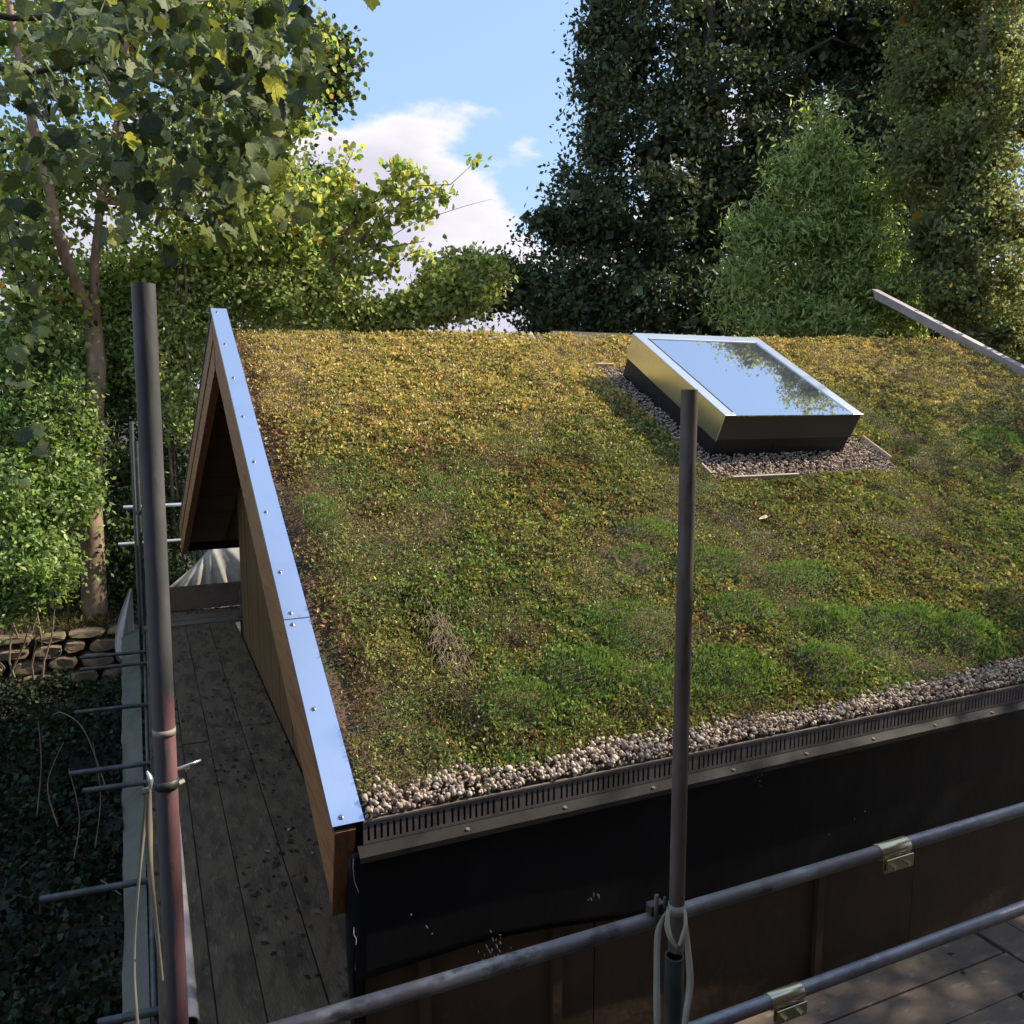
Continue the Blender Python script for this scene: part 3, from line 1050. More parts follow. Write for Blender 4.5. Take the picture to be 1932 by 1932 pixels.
def tube_thing(name, pts, r, m, label, group=None, cat='scaffold tube', seg=18):
    """one open-ended tube with a visible wall thickness"""
    a, e = Vector(pts[0]), Vector(pts[-1])
    low = a if a.z <= e.z else e
    root = empty(name, low, label, cat, group)
    b = MB()
    b.tube(pts, r, seg, caps=False)
    b.tube([e, a], r * 0.84, seg, caps=False)
    for c, d in ((a, (Vector(pts[1]) - a)), (e, (Vector(pts[-2]) - e))):
        d = d.normalized()
        up = Vector((0, 0, 1)) if abs(d.z) < .9 else Vector((1, 0, 0))
        u = d.cross(up).normalized(); v = d.cross(u)
        vs = []
        for k in range(seg):
            t = 2 * math.pi * k / seg
            w = u * math.cos(t) + v * math.sin(t)
            vs += [c + w * r, c + w * r * .84]
        b.add(vs, [(2 * k, 2 * ((k + 1) % seg), 2 * ((k + 1) % seg) + 1, 2 * k + 1) for k in range(seg)])
    b.build('tube', m, root, low)
    return root


# left upright, grey above and worn red paint below
lt, lb = Vector((-0.669, -1.5, 2.126)), Vector((-0.722, -1.5, -3.0))
def lp(z):
    return lb.lerp(lt, (z - lb.z) / (lt.z - lb.z))
root = tube_thing('scaffold_pole', [lb, lt], 0.0247, M['steel_worn'], 'tall upright scaffold pole close by on the left, grey above and worn red below')
MB().tube([lp(1.118), lp(1.134)], 0.0256, 18).build('tape_ring', M['strap'], root)
rp = tube_thing('scaffold_pole', [(0.752, -1.5, 1.909), (0.7585, -1.5, 0.36), (0.760, -1.5, 0.165)], 0.0242, M['steel_brown'], 'brown upright scaffold pole standing in front of the roof and skylight')
post = tube_thing('scaffold_post', [(0.752, -1.505, -3.0), (0.752, -1.505, 0.150)], 0.030, M['green_post'], 'dark green grey post below the brown pole, flanked by hanging straps')
# coupler holding post and guard rail
def coupler(parent, c, axis, name='coupler', m='dark_tube'):
    b = MB()
    c = Vector(c)
    ax = Vector(axis).normalized()
    b.tube([c - ax * .028, c + ax * .028], 0.034, 12)
    o = b.build(name, M[m], parent)
    return o
cb = MB().box(0.690, 0.745, -1.462, -1.428, 0.262, 0.305).build('coupler', M['dark_tube'], post, bevel=.006)
MB().tube([(0.700, -1.475, 0.262), (0.700, -1.475, 0.350)], 0.007, 8).build('bolt', M['steel_brown'], cb)
MB().tube([(0.731, -1.475, 0.262), (0.731, -1.475, 0.335)], 0.005, 8).build('bolt', M['dark_tube'], cb)

# front guard rails with sleeve couplers
YG = -1.447
top = tube_thing('guard_rail', [(-0.75, YG, 0.249), (1.70, YG, 0.249)], TR, M['steel_rail'], 'upper guard rail tube, dirty brown left half running past the strapped pole', cat='guard rail')
top2 = tube_thing('guard_rail', [(1.70, YG, 0.249), (6.0, YG, 0.249)], TR, M['galv'], 'upper guard rail tube, grey right half beyond the brass sleeve coupler', cat='guard rail')
low = tube_thing('guard_rail', [(0.2, YG, -0.193), (1.235, YG, -0.193)], TR, M['galv'], 'short piece of lower guard rail left of its brass sleeve, at the bottom edge', cat='guard rail')
low2 = tube_thing('guard_rail', [(1.235, YG, -0.193), (6.0, YG, -0.193)], TR, M['galv'], 'long grey lower guard rail above the brown boarded deck', cat='guard rail')


def sleeve(xc, z, label, flange):
    root = empty('sleeve_coupler', (xc, YG, z - TR - .004), label, 'coupler', 'sleeve couplers on the guard rails')
    b = MB()
    b.tube([(xc - .072, YG, z), (xc + .072, YG, z)], TR + 0.0045, 22)
    b.build('sleeve', M['zinc_yellow'], root, bevel=.0015)
    MB().box(xc - .066, xc + .068, YG - .042, YG - .036, z - .062, z - .012).build('flange', M['zinc_yellow'], root, bevel=.003)
    MB().box(xc - .066, xc + .068, YG - .026, YG - .021, z - .062, z - .016).build('flange', M['zinc_yellow'], root, bevel=.003)
    MB().box(xc - .066, xc + .068, YG - .036, YG - .026, z - .066, z - .058).build('lip', M['zinc_yellow'], root)
    for dx in (-.034, .036):
        MB().tube([(xc + dx, YG - .056, z - .040), (xc + dx, YG - .012, z - .040)], 0.0085, 6, smooth=False).build('bolt', M['bolt'], root)


sleeve(1.745, 0.249, 'yellow zinc sleeve coupler on the upper guard rail', True)
sleeve(1.265, -0.193, 'yellow zinc sleeve coupler on the lower guard rail', True)

# rail along the side walk, seen end-on behind the left pole
tube_thing('guard_rail', [(-0.660, -1.446, 0.335), (-0.660, 10.3, 0.335)], TR, M['galv'], 'pale grey side guard rail receding behind the red painted pole', cat='guard rail')
# shiny swivel coupler on the left pole
sw = empty('swivel_coupler', lp(1.00), 'small swivel coupler with bright bolts behind the red pole', 'coupler')
MB().tube([lp(0.990), lp(1.012)], 0.0275, 14).build('clamp', M['dark_tube'], sw)
MB().tube([lp(1.02) + Vector((.022, .02, 0)), lp(1.025) + Vector((.078, .03, .004))], 0.0042, 8).build('bolt', M['bolt'], sw)
MB().tube([lp(1.02) + Vector((.040, .022, -.003)), lp(1.02) + Vector((.052, .024, .0))], 0.0085, 6, smooth=False).build('nut', M['bolt'], sw)
MB().tube([lp(.985) + Vector((.024, .02, 0)), lp(.985) + Vector((.036, .03, .0))], 0.0080, 6, smooth=False).build('nut', M['bolt'], sw)
MB().tube([lp(.985) + Vector((-.052, .02, -.004)), lp(.985) + Vector((-.038, .02, -.004))], 0.0080, 6, smooth=False).build('nut', M['bolt'], sw)

# putlogs sticking out under the side walk
put = [(-1.572, 8.40, 'furthest of the dark tubes poking out left of the side walk, above the stone wall'),
       (-1.542, 7.86, 'second furthest dark tube poking out left of the side walk, just under the furthest'),
       (-1.503, 6.26, 'dark tube poking out left of the side walk, first one below the stone wall'),
       (-1.445, 4.61, 'dark tube poking out left of the side walk, upper of the close middle pair'),
       (-1.312, 4.19, 'shorter dark tube poking out left of the side walk, lower of the close middle pair'),
       (-1.481, 2.54, 'long grey tube poking out far left of the side walk near the bottom'),
       (-1.074, 1.13, 'nearest tube poking out left of the side walk, cut by the bottom edge')]
for x, y, lab in put:
    tube_thing('putlog_tube', [(x, y + .03, -1.468), (-0.30, y - .05, -1.468)], TR, M['dark_tube'] if y > 4.7 else M['steel_grey'], lab, 'tubes carrying the side walk boards')
tube_thing('ledger_tube', [(-0.79, -1.6, -1.518), (-0.79, 10.4, -1.518)], TR, M['dark_tube'], 'dark ledger tube under the outer edge of the side walk')
tube_thing('back_rail', [(-0.985, 10.35, 0.258), (2.4, 10.35, 0.275)], 0.0275, M['galv_light'], 'upper white sunlit rail across the far end of the side walk', 'white rails at the far end of the walk', 'guard rail')
tube_thing('back_rail', [(-1.085, 10.35, -0.305), (2.4, 10.35, -0.290)], 0.0275, M['galv_light'], 'lower white sunlit rail across the far end of the side walk', 'white rails at the far end of the walk', 'guard rail')
tube_thing('scaffold_pole', [(-0.872, 9.95, -3.0), (-0.800, 9.95, 1.565)], 0.030, M['steel_grey'], 'taller thin far scaffold pole peeping out left of the near pole')
tube_thing('scaffold_pole', [(-0.82, 9.55, -3.0), (-0.752, 9.55, 1.295)], 0.030, M['dark_tube'], 'lower dark far scaffold pole peeping out left of the near pole')
st = tube_thing('scaffold_pole', [(0.575, 9.45, -3.0), (0.575, 9.45, -0.98)], 0.028, M['dark_tube'], 'short dark pole stub rising through the far corner of the side walk')
MB().box(0.515, 0.635, 9.40, 9.50, -1.395, -1.375).build('collar', M['dark_tube'], st)

# boarded decks
DZ = -1.40


def deck(name, label, boards, m):
    cx = sum((b[0] + b[1]) / 2 for b in boards) / len(boards)
    cy = sum((b[2] + b[3]) / 2 for b in boards) / len(boards)
    root = empty(name, (cx, cy, DZ - .04), label, 'walkway')
    for (x0, x1, y0, y1, mm) in boards:
        dz = random.uniform(-.004, .004)
        MB().box(x0, x1, y0, y1, DZ - .040 + dz, DZ + dz).build('board', mm, root, bevel=.004)
    return root


G = .0075
bs = []
xe = [-0.775, -0.485, -0.24, 0.085, 0.455]
for i in range(4):
    a, b_ = xe[i] + G / 2, xe[i + 1] - G / 2
    cut = [4.70, 4.74, 4.72, 4.98][i]
    bs.append((a, b_, -1.9, cut - .010, M['deck']))
    bs.append((a, b_, cut + .010, 9.20 + .03 * i, M['deck']))
bs.append((-0.80, 0.95, 9.34, 9.60, M['deck_warm']))
bs.append((-0.80, 0.95, 9.62, 9.90, M['deck_warm']))
bs.append((-0.80, 0.95, 9.92, 10.20, M['deck_warm']))
deck('side_walk', 'narrow boarded scaffold walk along the gable, dark and strewn with leaf litter', bs, None)
bs = []
ye = [-1.56, -1.300, -1.035, -0.772, -0.505, -0.265]
for i in range(5):
    a, b_ = ye[i] + G / 2, ye[i + 1] - G / 2
    e = 3.585 if i < 3 else 3.86
    bs.append((0.47, e + .02 * (i % 2), a, b_, M['deck_warm']))
bs.append((3.90, 4.15, -1.56, -.31, M['deck_warm']))
bs.append((4.16, 4.40, -1.56, -.30, M['deck_warm']))
bs.append((3.63, 3.885, -1.56, -.78, M['deck_warm']))
deck('front_walk', 'boarded scaffold deck below the guard rails at the lower right', bs, None)

tb = MB().box(-0.83, 1.25, 10.235, 10.272, -1.395, -1.015).build('toe_board', M['deck_warm'], None, bevel=.004)
tag(tb, 'brown board on edge closing the far end of the side walk', 'toe board')


# tarpaulin at the far end, pulled into folds that fan out from one point on its upper edge
def tarp():
    nu, nv = 90, 24
    V = []
    for j in range(nv):
        v = j / (nv - 1)                                # 0 top, 1 bottom
        for i in range(nu):
            u = i / (nu - 1)
            xt = -0.02 + 1.35 * u                       # top edge
            xb = -0.64 + 2.0 * u                        # bottom edge
            xtop = xt if u > 0.28 else -0.02 + 1.35 * 0.28 * (u / .28)
            x = xtop * (1 - v) + xb * v
            z = (-0.40 - .02 * math.sin(u * 9)) * (1 - v) + (-1.25) * v
            # slope of the left outline: hangs lower at the left
            z -= 0.42 * (1 - v) * max(0, .28 - u) / .28
            ang = math.atan2(x - 0.20, 0.25 + v * 0.85)
            fold = 0.085 * abs(math.sin(ang * 6.5 + .3)) ** .6 * (0.3 + v * .9) + 0.03 * math.sin(ang * 29 + 1) * v + .05 * float(fbm(u * 5, v * 3, 55))
            y = 10.78 - fold - 0.10 * math.sin(v * math.pi) + 0.10 * (1 - v)
            V.append((x, y, z))
    F = []
    for j in range(nv - 1):
        for i in range(nu - 1):
            a = j * nu + i
            F.append((a, a + 1, a + nu + 1, a + nu))
    loc = (0.4, 10.4, -1.25)
    o = link('tarpaulin', np_mesh('tarpaulin', V, F, M['tarp'], smooth=True, loc=loc), None, loc)
    tag(o, 'silver grey tarpaulin hung in fanned folds behind the far toe board', 'tarpaulin')
    # sheeting along the outer edge of the walk, its far end billowing out
    nu, nv = 140, 12
    V = []
    for i in range(nu):
        t = i / (nu - 1)
        y = 0.55 + 9.3 * t
        w = sstep(0.90, 1.0, t)
        for j in range(nv):
            v = j / (nv - 1)
            x0, z0 = -0.815 - .05 * t, -1.512
            x1, z1 = -0.945 - 0.16 * t, -1.60
            rip = 0.05 * (float(fbm(y * 2.3, v * 1.5, 87)) - .5) + .012 * (float(vnoise(y * 9, v * 2, 88)) - .5)
            x = x0 + (x1 - x0) * v + rip * v * .6
            z = z0 + (z1 - z0) * v + rip * (.3 + v)
            V.append((x, y, z))
    F = [(i * nv + j, i * nv + j + 1, (i + 1) * nv + j + 1, (i + 1) * nv + j) for i in range(nu - 1) for j in range(nv - 1)]
    loc = (-0.95, 5, -1.6)
    o = link('plastic_sheet', np_mesh('plastic_sheet', V, F, M['sheet'], smooth=True, loc=loc), None, loc)
    tag(o, 'long dull green plastic sheet lying along the outer edge of the side walk', 'sheeting')
    # bright loose end
    V = []
    nu, nv = 16, 22
    for j in range(nv):
        v = j / (nv - 1)
        z = -0.93 - 1.25 * v
        xl = -0.965 - 0.245 * math.sin(min(1, v * 1.15) * math.pi * .62) + (.20 * max(0, v - .8) / .2)
        xr = -0.925 - 0.02 * v
        for i in range(nu):
            u = i / (nu - 1)
            x = xl + (xr - xl) * u
            y = 9.98 + 0.09 * math.sin(u * 9 + v * 2) * (.4 + v) - .12 * math.sin(v * 3)
            V.append((x, y, z))
    F = [(j * nu + i, j * nu + i + 1, (j + 1) * nu + i + 1, (j + 1) * nu + i) for j in range(nv - 1) for i in range(nu - 1)]
    loc = (-1.0, 10, -2.1)
    o = link('tarpaulin', np_mesh('tarpaulin', V, F, M['tarp'], smooth=True, loc=loc), None, loc)
    tag(o, 'narrow bright flap of tarpaulin bulging out left of the far poles', 'tarpaulin')


tarp()


def smooth(pts, n):
    out = []
    for i in range(len(pts) - 1):
        p0, p1, p2, p3 = pts[max(i - 1, 0)], pts[i], pts[i + 1], pts[min(i + 2, len(pts) - 1)]
        for k in range(n):
            t = k / n
            out.append(0.5 * ((2 * p1) + (p2 - p0) * t + (2 * p0 - 5 * p1 + 4 * p2 - p3) * t * t + (3 * p1 - p0 - 3 * p2 + p3) * t ** 3))
    return out + [pts[-1]]


def ribbon(name, pts, widths, m, parent=None, face=None):
    """flat strap through points; face: direction its flat side looks to"""
    pts = [Vector(p) for p in pts]
    # smooth
    P = []
    for i in range(len(pts) - 1):
        p0, p1, p2, p3 = pts[max(i - 1, 0)], pts[i], pts[i + 1], pts[min(i + 2, len(pts) - 1)]
        for k in range(8):
            t = k / 8
            P.append((0.5 * ((2 * p1) + (p2 - p0) * t + (2 * p0 - 5 * p1 + 4 * p2 - p3) * t * t + (3 * p1 - p0 - 3 * p2 + p3) * t ** 3), i + t))
    P.append((pts[-1], len(pts) - 1.0))
    vs = []
    for i, (p, t) in enumerate(P):
        d = (P[min(i + 1, len(P) - 1)][0] - P[max(i - 1, 0)][0]).normalized()
        f = Vector(face) if face else (EYE - p).normalized()
        tw = 0.35 * math.sin(t * 1.7)
        s = d.cross(f).normalized()
        s = (s * math.cos(tw) + f * math.sin(tw)).normalized()
        k = min(int(t), len(widths) - 2)
        w = widths[k] + (widths[k + 1] - widths[k]) * (t - k)
        n = d.cross(s) * .0009
        vs += [p - s * w / 2 - n, p + s * w / 2 - n, p + s * w / 2 + n, p - s * w / 2 + n]
    fs = []
    for i in range(len(P) - 1):
        a = i * 4
        for q in range(4):
            fs.append((a + q, a + (q + 1) % 4, a + 4 + (q + 1) % 4, a + 4 + q))
    b = MB().add(vs, fs, True)
    return b.build(name, m, parent)


# straps knotted round the brown pole
sr = empty('strap', (0.757, -1.55, -0.1), 'pale webbing strap knotted round the brown pole, two tails hanging below', 'strap')
MB().tube([(0.7585, -1.5, 0.322), (0.7588, -1.5, 0.290)], 0.0268, 18).build('wrap', M['strap'], sr)
D = 2.535
ribbon('loop', [at(1262, 1716, D + .02), at(1259, 1745, D), at(1265, 1770, D - .01), at(1277, 1788, D - .01)], [.010, .018, .016, .009], M['strap'], sr)
ribbon('loop', [at(1292, 1716, D + .02), at(1294, 1742, D), at(1288, 1765, D - .01), at(1281, 1784, D - .01)], [.008, .010, .012, .008], M['strap'], sr)
ribbon('tail', [at(1262, 1716, D + .02), at(1250, 1735, D + .03), at(1241, 1765, D + .03), at(1239, 1840, D + .02), at(1240, 1950, D)], [.007, .012, .020, .020, .021], M['strap'], sr)
ribbon('tail', [at(1292, 1722, D + .02), at(1296, 1770, D + .02), at(1302, 1850, D + .01), at(1295, 1910, D), at(1288, 1960, D)], [.006, .018, .022, .020, .016], M['strap'], sr)
sl = empty('strap', at(272, 1930, 2.05), 'pale webbing strap hanging in two strands left of the red pole', 'strap')
ribbon('strand', [at(279, 1488, 1.98), at(270, 1570, 2.02), at(262, 1660, 2.05), at(255, 1760, 2.05), at(254, 1850, 2.02), at(262, 1960, 2.0)], [.010, .012, .007, .005, .006, .008], M['strap'], sl)
ribbon('strand', [at(281, 1488, 1.97), at(281, 1560, 1.99), at(284, 1650, 2.01), at(296, 1760, 2.04), at(306, 1850, 2.06)], [.010, .017, .014, .010, .008], M['strap'], sl)
ribbon('hook', [at(277, 1455, 1.97), at(284, 1470, 1.965), at(283, 1488, 1.965)], [.004, .012, .008], M['galv_light'], sl)


# ================================================================== STONES, LITTER, LEAF
def stones():
    root = empty('dry_stone_wall', (-2.4, 12.3, -2.85), 'rough dry stone retaining wall of mossy brown blocks on the left bank', 'stone wall')
    rg = random.Random(4)
    z = -2.92
    shapes = []
    row = 0
    for (h, ) in ((.25,), (.27,), (.24,), (.15,)):
        x = -7.0 + rg.uniform(0, .4)
        while x < 0.6:
            w = rg.uniform(.30, .72)
            b = MB()
            dz = rg.uniform(-.03, .03)
            hh = h * rg.uniform(.82, 1.02)
            y0 = 11.88 + row * 0.07 + rg.uniform(-.05, .04)
            g = .022
            jit = lambda a: rg.uniform(-a, a)
            pts = []
            nseg = 9
            c = Vector((x + w / 2, y0 + .17, z + h / 2 + dz))
            vs = []
            rings = [(-.5, .80), (-.44, .96), (-.1, 1.0), (.4, .98)]
            prof = []
            for q in range(nseg):
                t = 2 * math.pi * q / nseg + jit(.16)
                sx, sz = math.cos(t), math.sin(t)
                m_ = max(abs(sx) ** 1.0, abs(sz) ** 1.0)
                k_ = 1.0 / (abs(sx) ** 3.6 + abs(sz) ** 3.6) ** (1 / 3.6) * (1 + jit(.07))
                prof.append((sx * k_ * (w / 2 - g), sz * k_ * (hh / 2 - g * .6)))
            for (yy, sc) in rings:
                for (px_, pz_) in prof:
                    vs.append(c + Vector((px_ * sc + jit(.016), yy * .34 + jit(.03), pz_ * sc + jit(.014))))
            fs = []
            for r_ in range(3):
                for q in range(nseg):
                    q2 = (q + 1) % nseg
                    fs.append((r_ * nseg + q, r_ * nseg + q2, (r_ + 1) * nseg + q2, (r_ + 1) * nseg + q))
            fs.append(tuple(reversed(range(nseg))))
            b.add(vs, fs, False)
            b.build('stone', M['stone'], root, bevel=.006)
            x += w + rg.uniform(-.02, .02)
        z += h * .97
        row += 1


stones()


def litter():
    rg = np.random.default_rng(21)
    k = 1500
    x = rg.uniform(-.76, .44, k); y = rg.uniform(-1.2, 9.2, k)
    dn = fbm(x * 2.2, y * 1.3, 51)
    ok = rg.random(k) < sstep(.42, .70, dn)
    x, y = x[ok], y[ok]
    x2 = rg.uniform(-.75, .9, 130); y2 = 10.2 - np.abs(rg.normal(0, .12, 130))
    x3 = rg.uniform(.5, 4.2, 16); y3 = rg.uniform(-1.4, -.3, 16)
    x = np.concatenate([x, x2, x3]); y = np.concatenate([y, y2, y3])
    k = len(x)
    sz = rg.uniform(.010, .034, k)
    a = rg.uniform(0, 6.28, k)
    u = np.stack([np.cos(a), np.sin(a), rg.normal(0, .25, k)], -1)
    v = np.stack([-np.sin(a), np.cos(a), rg.normal(0, .25, k)], -1) * rg.uniform(.3, .8, k)[:, None]
    P = np.stack([x, y, np.full(k, DZ + .010)], -1)
    V = np.empty((k, 4, 3))
    V[:, 0] = P - u * sz[:, None]; V[:, 1] = P + v * sz[:, None]; V[:, 2] = P + u * sz[:, None]; V[:, 3] = P - v * sz[:, None]
    V[:, 1:3, 2] += .006
    pal = np.array([(0.03, 0.022, 0.015), (0.05, 0.032, 0.02), (0.10, 0.05, 0.03), (0.035, 0.04, 0.02), (0.3, 0.26, 0.2)])
    C = pal[rg.choice(5, k, p=[.42, .28, .12, .14, .04])]
    me = np_mesh('leaf_litter', V.reshape(-1, 3), np.arange(4 * k).reshape(k, 4), M['litter'], np.repeat(C, 4, 0))
    tag(link('leaf_litter', me), 'dark leaf litter and crumbs scattered over the scaffold boards', 'leaf litter', kind='stuff')


litter()

# ================================================================== TREES
def leaf_cloud(name, P, size, C, m, parent=None, aspect=0.5, droop=0.4, shape='far', seed=1, up=0.35):
    """P (n,3) leaf positions, size (n,), C (n,3)"""
    rg = np.random.default_rng(seed)
    k = len(P)
    u = rg.normal(0, 1, (k, 3)); u[:, 2] -= droop
    u /= np.linalg.norm(u, axis=1)[:, None]
    nn = rg.normal(0, 1, (k, 3)); nn[:, 2] += up
    v = np.cross(nn, u); v /= np.linalg.norm(v, axis=1)[:, None] + 1e-9
    w = np.cross(u, v)
    L = size[:, None]; A = (size * aspect)[:, None]
    if shape == 'far':
        V = np.empty((k, 4, 3), np.float32)
        V[:, 0] = P - u * L * .5
        V[:, 1] = P + v * A * .5 + w * L * .10
        V[:, 2] = P + u * L * .5
        V[:, 3] = P - v * A * .5 + w * L * .10
        nv = 4
        T = np.array([[0, 1, 2], [0, 2, 3]])
    elif shape == 'mid':
        V = np.empty((k, 6, 3), np.float32)
        V[:, 0] = P - u * L * .5
        V[:, 1] = P - u * L * .18 + v * A * .5 + w * L * .09
        V[:, 2] = P + u * L * .20 + v * A * .40 + w * L * .06
        V[:, 3] = P + u * L * .5 - w * L * .10
        V[:, 4] = P + u * L * .20 - v * A * .40 + w * L * .06
        V[:, 5] = P - u * L * .18 - v * A * .5 + w * L * .09
        nv = 6
        T = np.array([[0, 1, 2], [0, 2, 3], [0, 3, 4], [0, 4, 5]])
    else:                                               # lobed (sycamore)
        prof = [(-.50, 0, 0), (-.42, .30, .05), (-.24, .56, .08), (-.12, .34, .04), (.12, .50, .06), (.16, .20, .02), (.50, .0, -.12),
                (.16, -.20, .02), (.12, -.50, .06), (-.12, -.34, .04), (-.24, -.56, .08), (-.42, -.30, .05), (-.05, 0, -.02)]
        V = np.empty((k, 13, 3), np.float32)
        for i, (a, b_, c) in enumerate(prof):
            V[:, i] = P + u * L * a + v * A * b_ + w * L * c
        nv = 13
        T = np.array([[12, i, (i + 1) % 12] for i in range(12)])
    F = (T[None] + (np.arange(k) * nv)[:, None, None]).reshape(-1, 3)
    loc = P.mean(0)
    me = np_mesh(name, V.reshape(-1, 3), F, m, np.repeat(C, nv, 0), loc=loc)
    o = link(name, me, parent, loc)
    return o


def colours(k, pal, wts, rg, jit=.35):
    pal = np.array(pal)
    w = np.array(wts, float); w /= w.sum()
    return pal[rg.choice(len(pal), k, p=w)] * (1 - jit + 2 * jit * rg.random(k))[:, None]


def fill(blobs, n, clump, per, rg, power=2.0):
    """blobs: (centre Vector, rx along view-right, ry up, rz along view) -> leaf points, clump centres"""
    vol = np.array([b[1] * b[2] * (b[3] ** .5) for b in blobs]) ** .8
    vol /= vol.sum()
    K = max(int(n / per), 3)
    which = rg.choice(len(blobs), K, p=vol)
    d = rg.normal(0, 1, (K, 3)); d /= np.linalg.norm(d, axis=1)[:, None]
    r = rg.random(K) ** (1 / power)
    cen = np.empty((K, 3))
    for i in range(K):
        c, rx, ry, rz = blobs[which[i]]
        cen[i] = np.array(c) + np.array(_R) * d[i, 0] * rx * r[i] + np.array((0, 0, 1.0)) * d[i, 2] * ry * r[i] + np.array((math.sin(YAW), math.cos(YAW), 0)) * d[i, 1] * rz * r[i]
    cs = clump * rg.uniform(.6, 1.4, K)
    idx = rg.choice(K, n)
    off = rg.normal(0, 1, (n, 3)) * cs[idx][:, None] * np.array([1, 1, .75])
    return cen[idx] + off, cen


def PB(rows):
    return [(at(px, py, d), rx * d / FPX, ry * d / FPX, rz) for (px, py, d, rx, ry, rz) in rows]


def wander(a, b, n, amp, rg):
    a, b = Vector(a), Vector(b)
    pts = []
    for i in range(n + 1):
        t = i / n
        p = a.lerp(b, t)
        if 0 < i < n:
            p = p + Vector(rg.normal(0, amp, 3))
        p.z += amp * 1.2 * math.sin(t * math.pi)
        pts.append(p)
    return pts


def limbs(root, trunk_pts, trunk_r, targets, rg, m, r0=.045, name='limb'):
    for c in targets:
        c = Vector(c)
        # start from the trunk point a little below the target
        best = min(range(len(trunk_pts)), key=lambda i: (Vector(trunk_pts[i]) - c).length + 1.2 * max(0, trunk_pts[i][2] - c.z + .2))
        a = Vector(trunk_pts[best])
        L = (c - a).length
        r = min(r0 * (0.5 + .25 * L), trunk_r[best] * .75)
        pts = wander(a, c, 5, .04 * L, rg)
        MB().tube(pts, [r, r * .8, r * .62, r * .45, r * .3, r * .12], 7, caps=False).build(name, m, root)


def tree(name, label, cat, group, trunk, tr, blobs, n, size, pal, wts, m, seed, clump=.25, per=45, aspect=.6, droop=.4, shape='far', bark='bark', nl=10, power=2.0, core=False, jit=.35, up=.35):
    rg = np.random.default_rng(seed)
    base = Vector(trunk[0])
    root = empty(name, base, label, cat, group)
    pts = [Vector(p) for p in trunk]
    MB().tube(pts, tr, 14, caps=False).build('trunk', M[bark], root)
    P, cen = fill(blobs, n, clump, per, rg, power)
    tg = [cen[i] for i in rg.choice(len(cen), min(nl, len(cen)), replace=False)]
    limbs(root, pts, tr, tg, rg, M[bark])
    sz = rg.uniform(size[0], size[1], len(P))
    C = colours(len(P), pal, wts, rg, jit)
    o = leaf_cloud('crown', P, sz, C, m, root, aspect, droop, shape, seed, up)
    o['kind'] = 'stuff'
    if core:
        k2 = int(n * .16)
        P2, _ = fill([(b[0], b[1] * .72, b[2] * .72, b[3] * .7) for b in blobs], k2, clump * .6, per, rg, 2.4)
        o = leaf_cloud('inner_foliage', P2, rg.uniform(size[1] * 1.3, size[1] * 2.2, k2), colours(k2, pal, wts, rg, jit) * .9, m, root, .8, droop, 'far', seed + 1, up)
        o['kind'] = 'stuff'
    return root


Y1, Y2, GR, DG, OL = (0.56, 0.55, 0.20), (0.41, 0.46, 0.16), (0.19, 0.26, 0.08), (0.050, 0.072, 0.030), (0.19, 0.19, 0.085)
BR, OR = (0.17, 0.10, 0.045), (0.34, 0.20, 0.045)
LM = (0.30, 0.43, 0.13)

